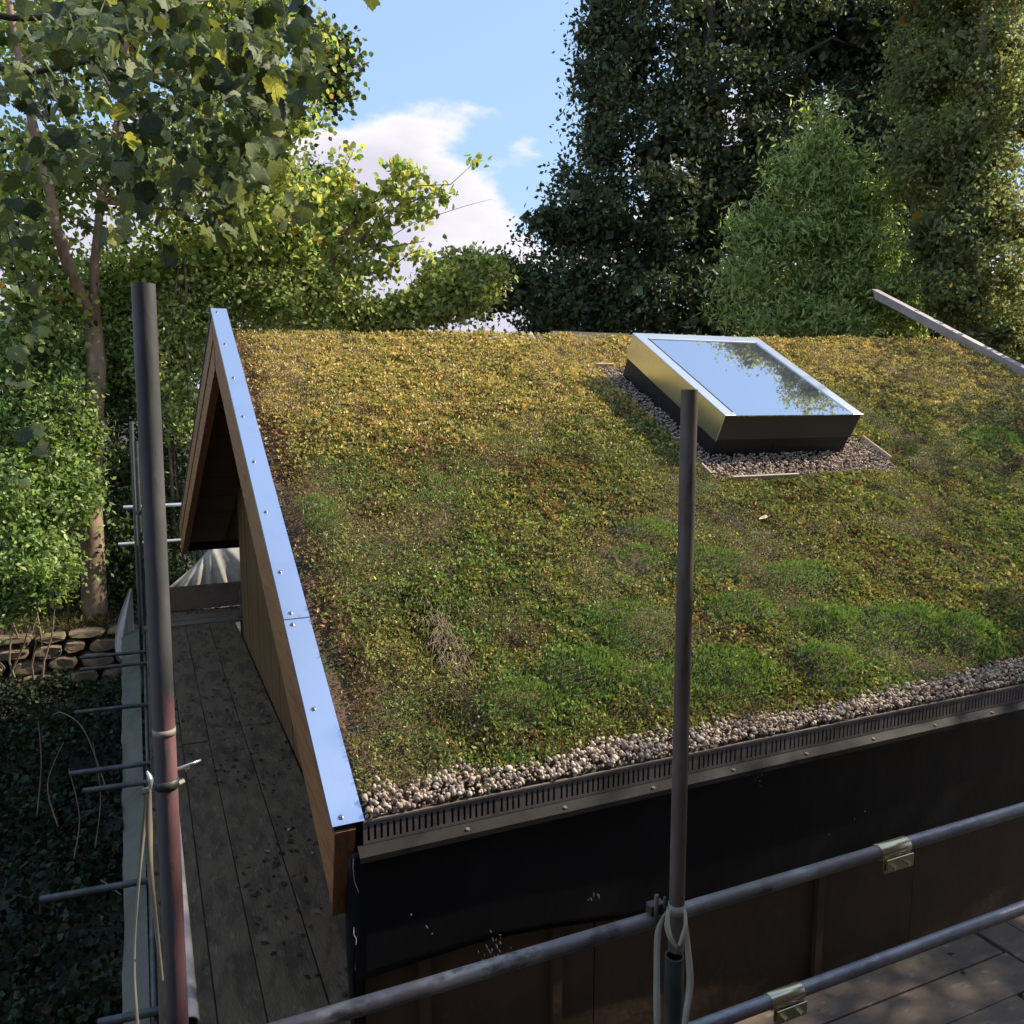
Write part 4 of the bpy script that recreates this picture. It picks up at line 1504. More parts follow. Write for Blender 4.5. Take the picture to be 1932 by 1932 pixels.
# forked tree on the bank, pale trunk
def forked_tree():
    rg = np.random.default_rng(31)
    d = 14.8
    base = at(176, 1112, d); base.z = float(ground_z(base.x, base.y)) - .1
    root = empty('forked_tree', base, 'tall tree with a pale forked trunk and yellow green leaves on the left bank', 'tree')
    t1 = [base, at(172, 950, d), at(176, 800, d), at(182, 690, d), at(174, 600, d), at(158, 540, d)]
    r1 = [.22, .175, .165, .16, .15, .11]
    MB().tube(t1, r1, 16, caps=False).build('trunk', M['bark'], root)
    t2 = [at(174, 605, d), at(150, 555, d - .5), at(124, 490, d - 1), at(104, 420, d - 1.4), at(88, 330, d - 1.6), at(62, 235, d - 1.8), at(38, 120, d - 1.8), at(10, -40, d - 1.8)]
    MB().tube(t2, [.12, .105, .09, .08, .075, .07, .06, .04], 12, caps=False).build('fork', M['bark'], root)
    t3 = [at(180, 615, d), at(178, 500, d - .4), at(190, 380, d - .8), at(214, 270, d - 1.2), at(238, 150, d - 1.6), at(234, 40, d - 1.8), at(228, -90, d - 1.8)]
    MB().tube(t3, [.09, .075, .06, .058, .055, .05, .03], 12, caps=False).build('fork', M['bark'], root)
    MB().tube([at(236, 100, d), at(262, 62, d - .2), at(300, 20, d - .4), at(330, -30, d - .5)], [.04, .03, .025, .015], 8, caps=False).build('limb', M['bark'], root)
    MB().tube([at(205, 300, d), at(290, 210, d - .2), at(380, 158, d - .3), at(440, 156, d - .3)], [.05, .04, .03, .015], 8, caps=False).build('limb', M['bark'], root)
    blobs = PB([(90, 70, 14.2, 190, 130, 1.3), (330, 40, 14.2, 190, 110, 1.3), (500, 70, 14.6, 130, 100, 1.1), (560, 190, 14.6, 70, 60, .7), (250, 300, 14.4, 240, 130, 1.2),
                (470, 250, 14.8, 120, 120, 1.0), (45, 400, 13.8, 100, 170, 1.0), (500, 400, 15.2, 110, 80, .9), (70, 560, 14.2, 90, 120, .7), (330, 480, 15.6, 150, 80, .7), (470, -40, 14.6, 120, 60, 1)])
    n = 24000
    P, cen = fill(blobs, n, .22, 22, rg, 2.2)
    limbs(root, t2 + t3, [.12] * (len(t2) + len(t3)), [cen[i] for i in rg.choice(len(cen), 16, replace=False)], rg, M['bark'], r0=.03)
    C = colours(n, [Y1, Y2, GR, LM, DG, OR], [.20, .34, .22, .14, .08, .02], rg)
    o = leaf_cloud('crown', P, rg.uniform(.08, .135, n), C, M['leaf'], root, .85, .5, 'mid', 31)
    o['kind'] = 'stuff'
    # bluish bough at the right of the crown against the sky
    blobs = PB([(615, 120, 15.2, 42, 66, .5), (632, 170, 15.2, 34, 40, .4), (590, 80, 15.2, 40, 40, .4), (655, 110, 15.2, 22, 40, .3)])
    P, cen = fill(blobs, 1500, .14, 14, rg, 2.0)
    limbs(root, [at(520, 170, 14.9)], [.04], [cen[i] for i in range(0, 60, 12)], rg, M['bark_dark'], r0=.018)
    C = colours(len(P), [GR, DG, (.10, .12, .06), BR], [.4, .3, .2, .1], rg)
    o = leaf_cloud('bough', P, rg.uniform(.08, .13, len(P)), C, M['leaf_dark'], root, .85, .5, 'mid', 32)
    o['kind'] = 'stuff'


forked_tree()

# bushes of the left bank
def shrub(label, rows, n, size, pal, wts, seed, group='shrubs on the left bank', aspect=.55, clump=.16, per=40, nstem=7, m='leaf_shiny', droop=.3):
    rg = np.random.default_rng(seed)
    blobs = PB(rows)
    c0 = blobs[0][0]
    lowest = min(b[0].z - b[2] for b in blobs)
    bx = sum(b[0].x for b in blobs) / len(blobs); by = sum(b[0].y for b in blobs) / len(blobs)
    gz = float(ground_z(bx, by))
    root = empty('shrub', (bx, by, gz), label, 'shrub', group)
    P, cen = fill(blobs, n, clump, per, rg, 2.4)
    for i in rg.choice(len(cen), nstem, replace=False):
        pts = wander((bx + rg.normal(0, .2), by + rg.normal(0, .2), gz - .05), cen[i], 5, .06, rg)
        MB().tube(pts, [.022, .018, .015, .012, .008, .004], 6, caps=False).build('stem', M['stem'], root)
    C = colours(n, pal, wts, rg)
    o = leaf_cloud('foliage', P, rg.uniform(size[0], size[1], n), C, M[m], root, aspect, droop, 'far', seed)
    o['kind'] = 'stuff'


shrub('bright green bush at the left edge overhanging the stone wall', [(40, 960, 13.6, 85, 130, .7), (70, 1080, 13.3, 70, 70, .5), (20, 820, 14.2, 70, 90, .7), (0, 1110, 13.2, 60, 80, .4)], 17000, (.075, .125), [LM, GR, Y2, DG], [.45, .32, .13, .10], 41)
shrub('mid green bush left of the pale trunk, below its fork', [(100, 800, 14.3, 80, 130, .8), (60, 690, 14.6, 90, 80, .8), (130, 920, 14.0, 50, 70, .5)], 16000, (.075, .125), [LM, GR, DG, Y2], [.40, .36, .16, .08], 42)
shrub('dark leafy bush behind the pale trunk and the thin scaffold poles', [(250, 900, 16.0, 110, 170, .9), (240, 1060, 15.4, 110, 90, .6), (310, 960, 16, 60, 130, .6), (170, 1050, 15.8, 60, 100, .5)], 18000, (.075, .12), [GR, DG, (.05, .09, .025)], [.40, .40, .20], 43, m='leaf_dark')
shrub('yellow green bush between the near pole and the gable', [(330, 680, 15.6, 60, 110, .7), (300, 590, 16.0, 90, 80, .7), (355, 790, 15.5, 40, 60, .4)], 14000, (.075, .125), [Y1, Y2, LM, GR], [.26, .34, .25, .15], 44)
shrub('light green bush right of the pale trunk at head height', [(235, 690, 15.8, 70, 110, .7), (220, 560, 16.0, 90, 90, .7)], 14000, (.075, .125), [LM, Y2, GR, DG], [.36, .24, .26, .14], 45)
shrub('broad yellow green hedge rising behind the left end of the ridge', [(450, 540, 16.0, 110, 90, .8), (560, 560, 16.2, 120, 70, .8), (420, 470, 16.5, 90, 50, .7), (380, 590, 15.8, 70, 60, .5), (500, 510, 16.6, 70, 50, .6)], 17000, (.08, .13), [Y1, Y2, LM, GR], [.26, .36, .20, .18], 46, nstem=12)

# airy yellow tree with leaning twigs in the middle
def airy_tree():
    rg = np.random.default_rng(51)
    d = 16.4
    base = at(600, 1000, d); base.z = float(ground_z(base.x, base.y))
    root = empty('airy_tree', base, 'loose yellow leaved tree with thin bare twigs reaching into the sky above the ridge', 'tree')
    t = [base, at(595, 640, d), at(610, 540, d), at(640, 460, d), at(690, 390, d), at(740, 340, d)]
    MB().tube(t, [.13, .10, .08, .06, .045, .02], 10, caps=False).build('trunk', M['bark'], root)
    for pts, r in (([(612, 540), (660, 470), (730, 400), (790, 375), (840, 372)], .035), ([(610, 550), (650, 500), (700, 470), (760, 462), (800, 455)], .03),
                   ([(640, 460), (640, 380), (655, 310), (668, 282)], .025), ([(690, 390), (760, 352), (850, 348), (870, 330), (905, 298)], .014),
                   ([(700, 470), (780, 420), (880, 388), (930, 375)], .010), ([(650, 500), (720, 520), (770, 480), (800, 470)], .02), ([(600, 560), (640, 520), (690, 500), (720, 540)], .02)):
        MB().tube([at(x, y, d - .1 * i) for i, (x, y) in enumerate(pts)], [r * (1 - .8 * i / (len(pts) - 1)) for i in range(len(pts))], 6, caps=False).build('twig', M['stem'], root)
    rows = [(560, 480, d, 70, 90, .8), (600, 400, d, 60, 70, .7), (640, 360, d, 40, 50, .5), (690, 395, d, 60, 45, .5), (750, 355, d, 50, 32, .4), (770, 395, d, 60, 28, .4), (700, 455, d, 60, 34, .4),
            (835, 378, d, 26, 22, .2), (830, 350, d, 26, 14, .2), (755, 470, d, 45, 22, .3), (800, 478, d, 26, 16, .2), (640, 520, d, 60, 50, .5), (720, 505, d, 50, 26, .3),
            (668, 290, d, 16, 16, .15), (640, 300, d, 16, 18, .15), (770, 310, d, 20, 14, .15), (903, 300, d - .4, 15, 9, .08), (600, 560, d, 80, 50, .5), (760, 330, d, 40, 20, .2)]
    P, cen = fill(PB(rows), 3300, .10, 7, rg, 1.8)
    C = colours(len(P), [Y1, Y2, LM, GR, OR], [.30, .36, .16, .15, .03], rg)
    o = leaf_cloud('crown', P, rg.uniform(.11, .18, len(P)), C, M['leaf'], root, .8, .7, 'mid', 51)
    o['kind'] = 'stuff'


airy_tree()
shrub('low yellow bush between the airy tree and the dark tree at the ridge', [(760, 590, 16.8, 90, 36, .5), (850, 560, 17.2, 80, 60, .6), (905, 520, 17.6, 50, 50, .5), (840, 520, 17.6, 50, 40, .4), (680, 600, 16.6, 60, 30, .4)], 8500, (.09, .15), [Y1, Y2, GR, OL], [.24, .34, .26, .16], 52, group='shrubs behind the ridge', m='leaf', aspect=.75, clump=.13, per=16)

# distant round tree
b0 = at(560, 700, 30); b0.z = -1.5
tree('round_tree', 'dark rounded tree far behind the yellow foliage at the left of the clouds', 'tree', None, [b0, at(560, 500, 30), at(555, 380, 30)], [.3, .25, .12],
     PB([(560, 370, 30, 95, 70, 2.0), (500, 420, 30, 90, 80, 2), (610, 440, 30, 70, 90, 1.6), (560, 500, 30, 110, 90, 2)]), 20000, (.15, .26), [DG, GR, OL], [.5, .35, .15], M['leaf_dark'], 61, clump=.35, per=50, bark='bark_dark')

# far wood closing the horizon
def wood():
    rg = np.random.default_rng(66)
    rows = [(px, 640 + 40 * math.sin(px), 38 + 4 * math.sin(px * .7), 90, 110, 2.5) for px in range(-120, 700, 60)] + [(px, 690, 44, 110, 60, 2.5) for px in range(700, 2100, 90)]
    P, cen = fill(PB(rows), 26000, .5, 40, rg, 2.4)
    C = colours(len(P), [DG, GR, OL, Y2], [.4, .3, .2, .1], rg)
    o = leaf_cloud('far_wood', P, rg.uniform(.25, .45, len(P)), C, M['leaf_dark'], None, .7, .2, 'far', 66)
    tag(o, 'far wooded edge closing off the horizon between the nearer trees', 'wood', kind='stuff')


wood()

# big dark tree behind the ridge
b0 = at(1340, 760, 25); b0.z = -1.5
tree('big_tree', 'very large dark green tree filling the middle right behind the skylight', 'tree', None,
     [b0, at(1338, 640, 25), at(1330, 480, 25), at(1345, 330, 25), at(1335, 180, 25), at(1340, 0, 25)], [.55, .48, .42, .34, .26, .14],
     PB([(1240, 110, 25.5, 150, 150, 2.2), (1160, 60, 25.5, 80, 100, 1.4), (1400, 60, 26, 190, 150, 2.6), (1150, 230, 25, 80, 90, 1.6), (1230, 280, 24.6, 150, 90, 1.8), (1130, 330, 24.5, 80, 80, 1.3),
         (1100, 430, 24, 110, 70, 1.4), (1040, 440, 24, 60, 60, 1.0), (1240, 430, 24, 170, 110, 2.0), (1060, 540, 23.8, 120, 70, 1.3), (950, 540, 24, 70, 50, .9), (900, 545, 24.2, 50, 50, .7), (1200, 560, 23.5, 190, 70, 1.8),
         (1400, 560, 23.5, 150, 90, 1.8), (1560, 120, 27, 180, 180, 2.6), (1640, 330, 27, 130, 170, 2.2), (1370, 400, 24.5, 110, 120, 1.6), (1480, 300, 26.5, 90, 120, 1.6), (1300, -120, 26, 260, 120, 3), (1170, 150, 25.3, 90, 60, 1.2), (1300, 620, 23.2, 260, 40, 1.4), (1060, 610, 23.6, 130, 34, 1.0), (1330, 200, 24.6, 110, 110, 1.5), (1440, 320, 24.6, 110, 110, 1.5), (1150, 520, 23.6, 150, 60, 1.2), (1030, 560, 23.6, 120, 60, 1.0)]),
     90000, (.13, .215), [(.056, .074, .040), (.082, .105, .050), (.13, .16, .065), (.16, .16, .08)], [.44, .34, .15, .07], M['leaf_dark'], 71, clump=.30, per=95, bark='bark_dark', nl=30, power=2.6, core=True)

# second dark tree filling the gap to the olive one
b0 = at(1690, 760, 28); b0.z = -1.5
tree('rear_tree', 'dark green tree between the very large tree and the olive one, behind the feathery tree', 'tree', None,
     [b0, at(1690, 600, 28), at(1695, 400, 28), at(1680, 200, 28), at(1690, 20, 28)], [.4, .34, .28, .2, .1],
     PB([(1680, 60, 28, 150, 150, 2.4), (1720, 250, 28, 130, 140, 2.2), (1700, 430, 28, 150, 130, 2.2), (1740, 580, 28, 160, 90, 2), (1560, 40, 28, 120, 120, 2), (1600, 560, 28, 120, 100, 2), (1880, 620, 27, 120, 90, 2), (1850, 120, 28, 120, 160, 2)]),
     42000, (.15, .25), [(.048, .064, .032), (.070, .090, .040), (.11, .13, .05)], [.4, .38, .22], M['leaf_dark'], 77, clump=.38, per=90, bark='bark_dark', nl=14, power=2.6, core=True)

# feathery light green tree in front of it
b0 = at(1550, 760, 19.2); b0.z = -1.0
tree('feathery_tree', 'feathery light green cone shaped tree behind the right end of the skylight', 'tree', None,
     [b0, at(1550, 560, 19.2), at(1552, 400, 19.2), at(1546, 190, 19.2)], [.16, .12, .07, .012],
     PB([(1546, 222, 19.2, 12, 36, .2), (1542, 280, 19.2, 36, 40, .35), (1590, 320, 19.2, 34, 40, .4), (1535, 345, 19.2, 60, 50, .6), (1478, 320, 19, 18, 56, .3), (1610, 380, 19.2, 54, 56, .6), (1520, 430, 19, 110, 60, .9), (1640, 470, 19, 66, 70, .8), (1432, 420, 19, 34, 60, .4), (1662, 400, 19, 20, 40, .3),
         (1460, 510, 18.8, 90, 60, .9), (1590, 540, 18.8, 120, 66, 1.0), (1690, 560, 18.8, 46, 50, .6), (1400, 560, 18.6, 40, 50, .6), (1560, 610, 18.5, 180, 40, 1.0), (1706, 600, 18.6, 40, 36, .4)]),
     30000, (.13, .25), [(.36, .46, .18), (.48, .54, .26), (.18, .26, .08), (.10, .15, .05), Y2], [.34, .24, .20, .12, .10], M['leaf'], 81, clump=.24, per=85, aspect=.27, droop=.6, nl=16, power=2.4)

# olive tree at the right edge
b0 = at(1850, 820, 18); b0.z = -1.0
tree('olive_leaved_tree', 'tall olive green small leaved tree with a few orange sprays at the right edge', 'tree', None,
     [b0, at(1850, 640, 18), at(1845, 400, 18), at(1850, 150, 18), at(1860, -80, 18)], [.26, .22, .17, .11, .05],
     PB([(1820, 40, 18.6, 130, 130, 1.5), (1760, 160, 18.6, 80, 110, 1.0), (1880, 190, 18, 110, 140, 1.3), (1800, 300, 18, 120, 110, 1.2), (1880, 400, 17.6, 110, 120, 1.2), (1790, 450, 17.6, 80, 90, .9), (1850, 540, 17.2, 120, 90, 1.0), (1900, 640, 17, 90, 60, .8), (1790, 560, 17.4, 50, 60, .6), (1880, -80, 18.5, 160, 100, 1.5), (1710, -70, 18.8, 100, 90, 1.0), (1600, -105, 19.2, 80, 60, .8)]),
     48000, (.085, .14), [(.23, .235, .12), (.20, .23, .09), GR, (.32, .33, .18), OR, BR], [.30, .28, .18, .18, .03, .03], M['leaf'], 91, clump=.19, per=70, nl=20, power=2.4, core=True)

# unseen trees at the right, placed and filled out to shade roof and decks
for i, (tx, ty, th, tn) in enumerate(((13.6, 2.4, 8.4, 6000), (13.0, -4.3, 12.4, 36000))):
    tree('garden_tree', ['broad tree standing to the right of the building, beside the brick house', 'second broad tree right of the brick house, further from the sedum roof'][i], 'tree', 'garden trees right of the building',
         [(tx, ty, -3), (tx - .1, ty, 2), (tx, ty + .1, 6), (tx, ty, th - 2)], [.34, .28, .2, .06],
         [((tx, ty + .3, th - 2.2), 2.0, 1.9, 2.2), ((tx - .5, ty + 1.4, th - 4.0), 2.0, 1.7, 1.6), ((tx + .6, ty - 1.6, th - 4.2), 2.0, 1.8, 2.0), ((tx, ty - .2, th - 6.0), 2.2, 1.7, 2.4), ((tx - .3, ty - 2.2, th - 2.8), 1.6, 1.7, 1.6)] + ([((tx, ty + 2.3, 5.9), 1.7, 1.7, 1.7), ((tx, ty + .8, 4.6), 1.7, 1.5, 1.7)] if i else []),
         tn, (.11, .18), [OL, (.10, .12, .035), GR, (.15, .15, .06), OR], [.34, .28, .2, .14, .04], M['leaf'], 95 + i, clump=.30, per=40, nl=14, power=2.2)


# unseen brick house added behind the camera to darken the decks and eave
def house():
    root = empty('brick_house', (3, -9, -3), 'brick house carrying the scaffold tubes', 'house')
    MB().box(-7, 9.2, -12, -5.4, -3, 6.0).build('wall', M['brick'], root)
    b = MB()
    b.add([(-7.3, -12.3, 6.0), (9.4, -12.3, 6.0), (9.4, -5.1, 6.0), (-7.3, -5.1, 6.0), (-7.3, -8.7, 8.6), (9.4, -8.7, 8.6)], [(0, 1, 5, 4), (2, 3, 4, 5), (0, 4, 3), (1, 2, 5), (3, 2, 1, 0)])
    b.build('roof', M['slate'], root)
    for x in (-4, -.5, 3, 6.5):
        f = MB().box(x, x + 1.2, -5.44, -5.36, .2, 1.9).build('window', M['sky_frame'], root)
        MB().box(x + .06, x + 1.14, -5.35, -5.345, .26, 1.84).build('pane', M['glass'], f)


house()



# -------------------------------------------------- near sycamore boughs with large leaves
def leaf_shape(seed):
    rg = random.Random(seed)
    pr = [(-.46, .0, 0.0), (-.52, .12, .01), (-.48, .32, .05), (-.34, .50, .09), (-.22, .50, .08), (-.12, .45, .06), (0.02, .52, .08), (.16, .52, .07), (.19, .40, .04), (.25, .30, .01), (.40, .18, -.05), (.52, .0, -.13)]
    pts = [(a + rg.uniform(-.02, .02), b * rg.uniform(.92, 1.08), c + rg.uniform(-.015, .015)) for a, b, c in pr]
    left = pts
    right = [(a + rg.uniform(-.02, .02), -b * rg.uniform(.92, 1.08), c + rg.uniform(-.015, .015)) for a, b, c in reversed(pr[1:-1])]
    vs = left + right
    mid = [(-.2, 0, -.02), (.05, 0, -.03), (.28, 0, -.05)]
    n = len(vs)
    allv = vs + mid
    fs = []
    for i in range(n):
        j = (i + 1) % n
        xm = (vs[i][0] + vs[j][0]) / 2
        q = n if xm < -.1 else n + 1 if xm < .17 else n + 2
        fs.append((i, j, q))
    # stitch the midrib
    def find(side, xt):
        return min(range(n), key=lambda k: abs(vs[k][0] - xt) + (0 if vs[k][1] * side > .05 else 9))
    b = MB()
    # petiole
    b.add(allv, fs, False)
    for side in (1, -1):
        i = [k for k in range(n) if True]
        # gap triangles between the fans
        seq = list(range(n))
        for k in range(n):
            j = (k + 1) % n
            xm = (vs[k][0] + vs[j][0]) / 2
            km = (vs[j][0] + vs[(j + 1) % n][0]) / 2
            qa = n if xm < -.1 else n + 1 if xm < .17 else n + 2
            qb = n if km < -.1 else n + 1 if km < .17 else n + 2
            if qa != qb and side == 1:
                b.f.append((j, qb, qa)); b.sm.append(False)
    import bmesh
    bm = bmesh.new()
    bv = [bm.verts.new(v) for v in b.v]
    for f in b.f:
        try:
            bm.faces.new([bv[q] for q in f])
        except ValueError:
            pass
    bmesh.ops.subdivide_edges(bm, edges=bm.edges[:], cuts=1, use_grid_fill=True)
    ca, cb, ph = rg.uniform(-.35, .1), rg.uniform(-.45, .25), rg.uniform(0, 6)
    for v in bm.verts:
        x, y = v.co.x, v.co.y
        r = math.hypot(x + .1, y)
        ang = math.atan2(y, x + .46)
        v.co.z += ca * (x + .1) ** 2 + cb * y * y + .035 * math.sin(7 * ang + ph) * r
        if r > .42:
            k = 1 + .05 * math.sin(ang * 46 + ph)
            v.co.x = -.1 + (x + .1) * k
            v.co.y = y * k
    bm.verts.index_update()
    b.v = [tuple(v.co) for v in bm.verts]
    b.f = [tuple(v.index for v in f.verts) for f in bm.faces]
    b.sm = [True] * len(b.f)
    bm.free()
    # stalk
    s0 = len(b.v)
    b.tube([(-.47, 0, 0), (-.75, .02, .05), (-1.0, .0, .16)], .011, 4, caps=False)
    return b


def veined(m):
    """pale veins fanning from the leaf base, with matching relief"""
    nt = m.node_tree
    N = lambda t: nt.nodes.new(t)
    L = nt.links.new

    def mth(op, a, b=None):
        n = N('ShaderNodeMath'); n.operation = op
        for k, v in enumerate((a, b)):
            if v is None:
                continue
            if isinstance(v, (int, float)):
                n.inputs[k].default_value = v
            else:
                L(v, n.inputs[k])
        return n.outputs[0]
    p = nt.nodes['Principled BSDF']
    src = p.inputs['Base Color'].links[0].from_socket
    tc = N('ShaderNodeTexCoord'); sp = N('ShaderNodeSeparateXYZ'); L(tc.outputs['Object'], sp.inputs[0])
    ang = mth('ARCTAN2', sp.outputs[1], mth('ADD', sp.outputs[0], 0.48))
    v = mth('ABSOLUTE', mth('SINE', mth('MULTIPLY', ang, 3.6)))
    r = mth('ADD', mth('POWER', mth('ADD', sp.outputs[0], 0.48), 2), mth('POWER', sp.outputs[1], 2))
    v = mth('MULTIPLY', v, mth('ADD', mth('SQRT', r), 0.05))
    mr = N('ShaderNodeMapRange'); mr.inputs['From Min'].default_value = 0.02; mr.inputs['From Max'].default_value = 0.07; mr.inputs['To Min'].default_value = 1; mr.inputs['To Max'].default_value = 0
    L(v, mr.inputs['Value'])
    mx = N('ShaderNodeMix'); mx.data_type = 'RGBA'; mx.blend_type = 'MULTIPLY'; mx.inputs[7].default_value = (1.75, 1.65, 1.75, 1)
    L(mr.outputs[0], mx.inputs[0]); L(src, mx.inputs[6])
    bp = N('ShaderNodeBump'); bp.inputs['Strength'].default_value = .5; bp.inputs['Distance'].default_value = .02
    L(mr.outputs[0], bp.inputs['Height']); L(bp.outputs[0], p.inputs['Normal'])
    for l in list(nt.links):
        if l.from_socket == src and l.to_node != mx:
            L(mx.outputs[2], l.to_socket)
    return m


def sycamore():
    rg = np.random.default_rng(101)
    base = Vector((-4.6, 3.6, -3.0))
    root = empty('sycamore', base, 'sycamore boughs with large drooping leaves hanging close by at the upper left', 'tree')
    tp = [base, Vector((-4.5, 3.5, 0)), Vector((-4.3, 3.4, 3.0)), Vector((-4.2, 3.3, 6.0))]
    MB().tube(tp, [.24, .2, .17, .1], 12, caps=False).build('trunk', M['bark_dark'], root)
    D = 5.2
    boughs = [[(-4.3, 3.4, 3.6), at(-120, 120, D), at(40, 138, D), at(180, 118, D), at(330, 170, D)],
              [(-4.25, 3.35, 4.8), at(-60, 20, D + .4), at(160, 8, D + .3), at(300, 24, D + .2), at(420, 60, D)],
              [at(180, 118, D), at(240, 210, D - .2), at(330, 300, D - .3), at(400, 400, D - .4)],
              [at(330, 170, D), at(370, 110, D), at(385, 150, D - .1), at(372, 200, D - .2)],
              [at(300, 24, D + .2), at(400, 150, D), at(470, 210, D), at(520, 260, D)],
              [at(420, 60, D), at(520, 40, D), at(580, 110, D), at(600, 160, D)],
              [at(-120, 120, D), at(-40, 300, D - .3), at(10, 420, D - .4), at(40, 560, D - .5)],
              [at(40, 138, D), at(90, 240, D - .2), at(150, 320, D - .3), at(220, 380, D - .3)],
              [at(420, 60, D), at(560, -20, D + .1), at(660, -10, D), at(704, 0, D)]]
    for i, p in enumerate(boughs):
        r = .030 if i < 2 else .010
        p = smooth([Vector(q) for q in p], 5)
        MB().tube(p, [r * (1 - .78 * q / len(p)) for q in range(len(p))], 8, caps=False).build('bough', M['bark_dark'], root)
    # leaf places: groups of (px, py, rx, ry, count)
    groups = [(330, 290, 130, 90, 90), (300, 160, 140, 70, 70), (120, 60, 120, 60, 45), (70, 170, 80, 50, 34), (150, 300, 100, 60, 42), (430, 130, 110, 80, 60), (400, 370, 80, 60, 50), (480, 300, 70, 60, 40), (520, 60, 80, 60, 40), (500, 190, 60, 60, 34), (560, 180, 40, 40, 18), (350, 40, 130, 50, 52), (590, 120, 30, 50, 14),
              (30, 420, 50, 120, 22), (50, 600, 50, 60, 10), (540, 400, 40, 30, 8), (312, 490, 8, 10, 1), (225, 30, 110, 45, 34), (700, 2, 10, 6, 2), (430, 430, 60, 25, 12), (40, 690, 30, 40, 4), (60, 860, 30, 60, 4), (230, 420, 70, 40, 14)]
    P, = [[]]
    for gx, gy, rx, ry, c in groups:
        for _ in range(int(c * 1.6)):
            t = rg.uniform(0, 2 * math.pi); r = math.sqrt(rg.random())
            dd = D + rg.uniform(-.9, .6)
            P.append((at(gx + rx * r * math.cos(t), gy + ry * r * math.sin(t), dd), dd))
    rg.shuffle(P) if False else None
    sizes = rg.uniform(.068, .125, len(P))
    app = np.array([s / p[1] for s, p in zip(sizes, P)])
    order = np.argsort(-app)
    mats = [veined(leaf_mat('big leaf %d' % i, tr_, .55, .25, col=c)) for i, (c, tr_) in enumerate([((.085, .112, .040), .26), ((.14, .17, .07), .28), ((.22, .25, .12), .34), ((.042, .058, .022), .15), ((.34, .35, .11), .5), ((.065, .085, .032), .18)])]
    shapes = [leaf_shape(i).mesh('leaf', mats[[0, 1, 2, 3, 0, 1, 2, 5, 4, 3, 5, 2][i]]) for i in range(12)]
    for q in order[:300]:
        p, dd = P[q]
        o = link('leaf', shapes[rg.integers(0, 12)], root, p)
        # hang tip-down, blade turned partly to the viewer
        tip = Vector(rg.normal(0, .55, 3)) + Vector((0, 0, -1.0))
        nrm = Vector((-.25, -.75, .55)) + Vector(rg.normal(0, .55, 3))
        tip.normalize()
        y = nrm.cross(tip).normalized()
        z = tip.cross(y).normalized()
        o.rotation_euler = Matrix((tip, y, z)).transposed().to_euler()
        o.scale = (sizes[q],) * 3
    rest = order[300:]
    PP = np.array([P[q][0] for q in rest])
    C = colours(len(rest), [(.085, .115, .042), (.13, .16, .07), (.05, .07, .026), (.26, .28, .08)], [.38, .3, .22, .1], rg, .25)
    o = leaf_cloud('small_leaves', PP, sizes[rest], C, M['leaf_dark'], root, 1.0, 1.6, 'lobed', 102, .2)
    o['kind'] = 'stuff'


sycamore()


# -------------------------------------------------- ivy and grass on the bank
def ivy():
    rg = np.random.default_rng(111)
    k = 64000
    x = rg.uniform(-7.5, -0.85, k); y = rg.uniform(0.2, 12.1, k)
    h = rg.random(k) ** .7 * (0.10 + 0.55 * sstep(.35, .7, fbm(x * .8, y * .8, 71)))
    dens = sstep(.25, .5, fbm(x * 1.1, y * 1.1, 73))
    ok = rg.random(k) < .25 + .75 * dens
    x, y, h = x[ok], y[ok], h[ok]
    P = np.stack([x, y, ground_z(x, y) + h], -1)
    C = colours(len(x), [(.028, .042, .020), (.045, .066, .026), (.016, .024, .012), (.07, .045, .022)], [.38, .16, .38, .08], rg)
    o = leaf_cloud('ivy', P, rg.uniform(.045, .095, len(x)), C, M['leaf_dark'], None, .8, .1, 'mid', 112, 0.5)
    tag(o, 'dark ivy and bramble covering the shaded lower bank at the left', 'ivy', kind='stuff')
    # grass and dead leaves above the stone wall
    k = 9000
    x = rg.uniform(-7.5, 0.4, k); y = 12.3 + rg.random(k) ** 1.3 * 2.4
    P = np.stack([x, y, ground_z(x, y) + .03 + .10 * rg.random(k)], -1)
    C = colours(k, [(.17, .11, .05), GR, Y2, BR, (.22, .17, .09)], [.3, .2, .14, .2, .16], rg)
    o = leaf_cloud('bank_grass', P, rg.uniform(.06, .16, k), C, M['leaf'], None, .18, -1.0, 'far', 113, .1)
    tag(o, 'dry grass and dead leaves on the earth bank above the stone wall', 'grass', kind='stuff')
    # bramble canes
    for i, (pts) in enumerate([[(205, 1500), (160, 1380), (118, 1345), (100, 1350)], [(70, 1540), (78, 1440), (72, 1360)], [(180, 1600), (190, 1500), (175, 1400)], [(230, 1690), (205, 1670), (190, 1660)], [(110, 1560), (90, 1480), (120, 1400)], [(140, 1620), (150, 1540), (130, 1450)]]):
        d = 8.2 - i * .25
        P = smooth([at(x, y, d + .1 * j) for j, (x, y) in enumerate(pts)], 6)
        t = MB().tube(P, [.0075 - .0045 * q / len(P) for q in range(len(P))], 6).build('bramble_cane', M['stem'])
        tag(t, ['longest bare bramble cane, arching left over the dark ivy', 'upright bare cane near the left edge of the ivy', 'bare cane leaning left just below the paired tubes', 'short pale cane beside the long grey tube', 'bare cane bent like a hook in the middle of the ivy', 'lowest leaning cane in the dark left of the sheet'][i], 'bramble', 'bare canes over the ivy')


ivy()


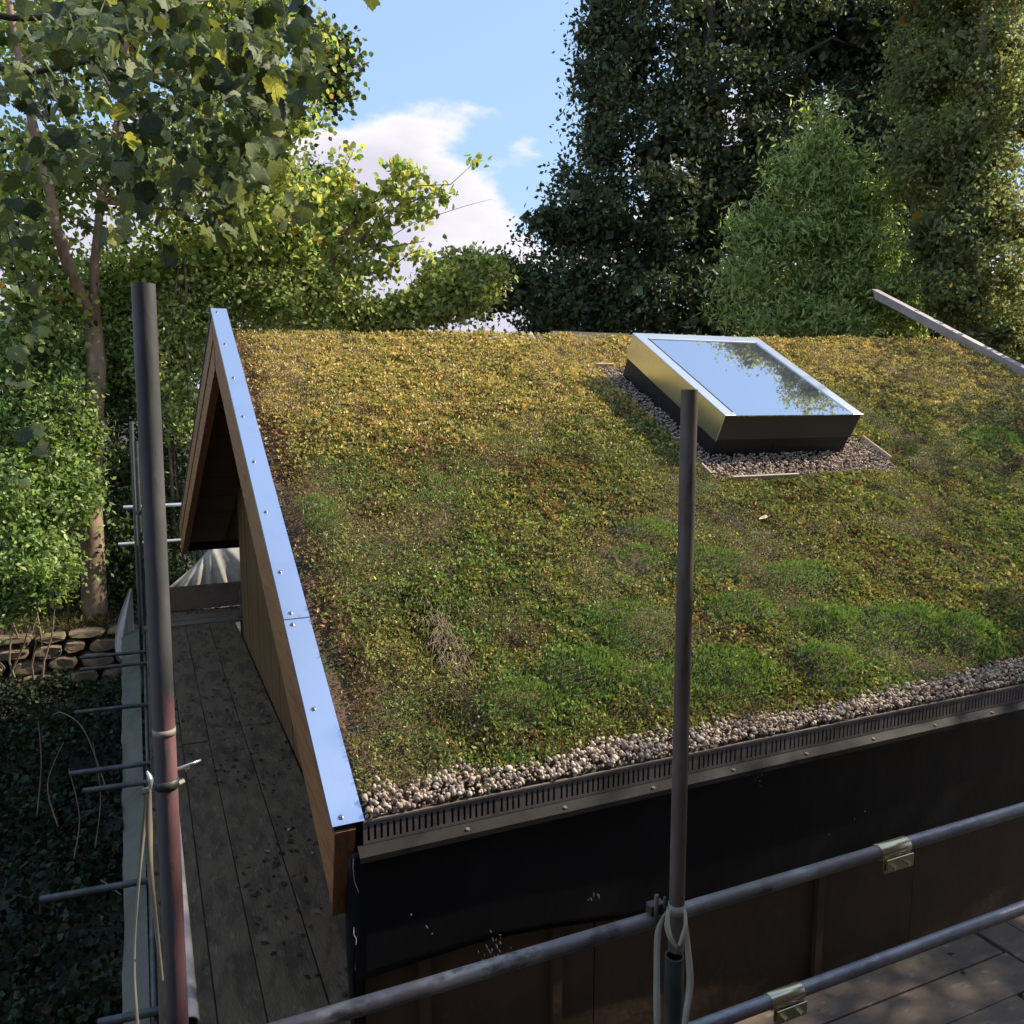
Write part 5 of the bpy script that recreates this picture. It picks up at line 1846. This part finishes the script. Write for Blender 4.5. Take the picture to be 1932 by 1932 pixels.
# saplings with pale bare stems between trunk and gable
for i, (pts, lab) in enumerate([([(312, 690), (322, 610), (330, 560), (338, 500)], 'thin pale bare sapling stem just right of the near pole top'),
                                ([(350, 600), (352, 540), (348, 480)], 'thin upright sapling stem left of the gable peak'),
                                ([(8, 720), (16, 620), (20, 560)], 'pale sapling stem at the left edge below the sycamore leaves')]):
    P = [at(x, y, 15.2) for x, y in pts]
    g = Vector((P[0].x, P[0].y, float(ground_z(P[0].x, P[0].y))))
    tag(MB().tube([g] + P, [.035, .03, .026, .022, .012][:len(P) + 1], 7).build('sapling', M['stem']), lab, 'sapling')


# things lying on the roof
def roof_bits():
    b = MB()
    p = RP(3.83, 1.935, 0.03)
    vs = [(-.06, 0, 0), (-.02, .035, .012), (.03, .03, .03), (.06, 0.01, .0), (.035, -.03, .035), (-.02, -.03, .01), (0, 0, .002)]
    b.add([p + Vector(v) * 1.0 for v in vs], [(6, i, (i + 1) % 6) for i in range(6)])
    o = b.build('dead_leaf', M['dryleaf'])
    o.modifiers.new('thick', 'SOLIDIFY').thickness = .002
    tag(o, 'single curled tan leaf lying on the sedum below the skylight', 'leaf')
    # tuft of dead grass
    rg = np.random.default_rng(121)
    k = 260
    x = .86 + rg.normal(0, .055, k); s = 1.08 + rg.normal(0, .16, k)
    V, F = [], []
    for i in range(k):
        p = RP(x[i], s[i], float(sedum_n(x[i], s[i])) + rg.uniform(.012, .04))
        a = Vector((rg.normal(0, .35) - .25, -.9 + rg.normal(0, .25), -.35 + rg.normal(0, .25))).normalized()
        L = rg.uniform(.05, .13)
        w = a.cross(Vector((0, -SA, CA))).normalized() * .0016
        q = p + a * L
        m_ = p + a * L * .5 + Vector((0, -SA, CA)) * .012
        n0 = len(V)
        V += [p - w, p + w, m_ + w, m_ - w, q + w * .4, q - w * .4]
        F += [(n0, n0 + 1, n0 + 2, n0 + 3), (n0 + 3, n0 + 2, n0 + 4, n0 + 5)]
    loc = RP(.86, 1.08, 0)
    me = np_mesh('dead_grass', [tuple(v) for v in V], F, M['stem'], loc=loc)
    tag(link('dead_grass', me, None, loc), 'tuft of dead brown grass lying on the lower left sedum', 'grass', kind='stuff')


roof_bits()
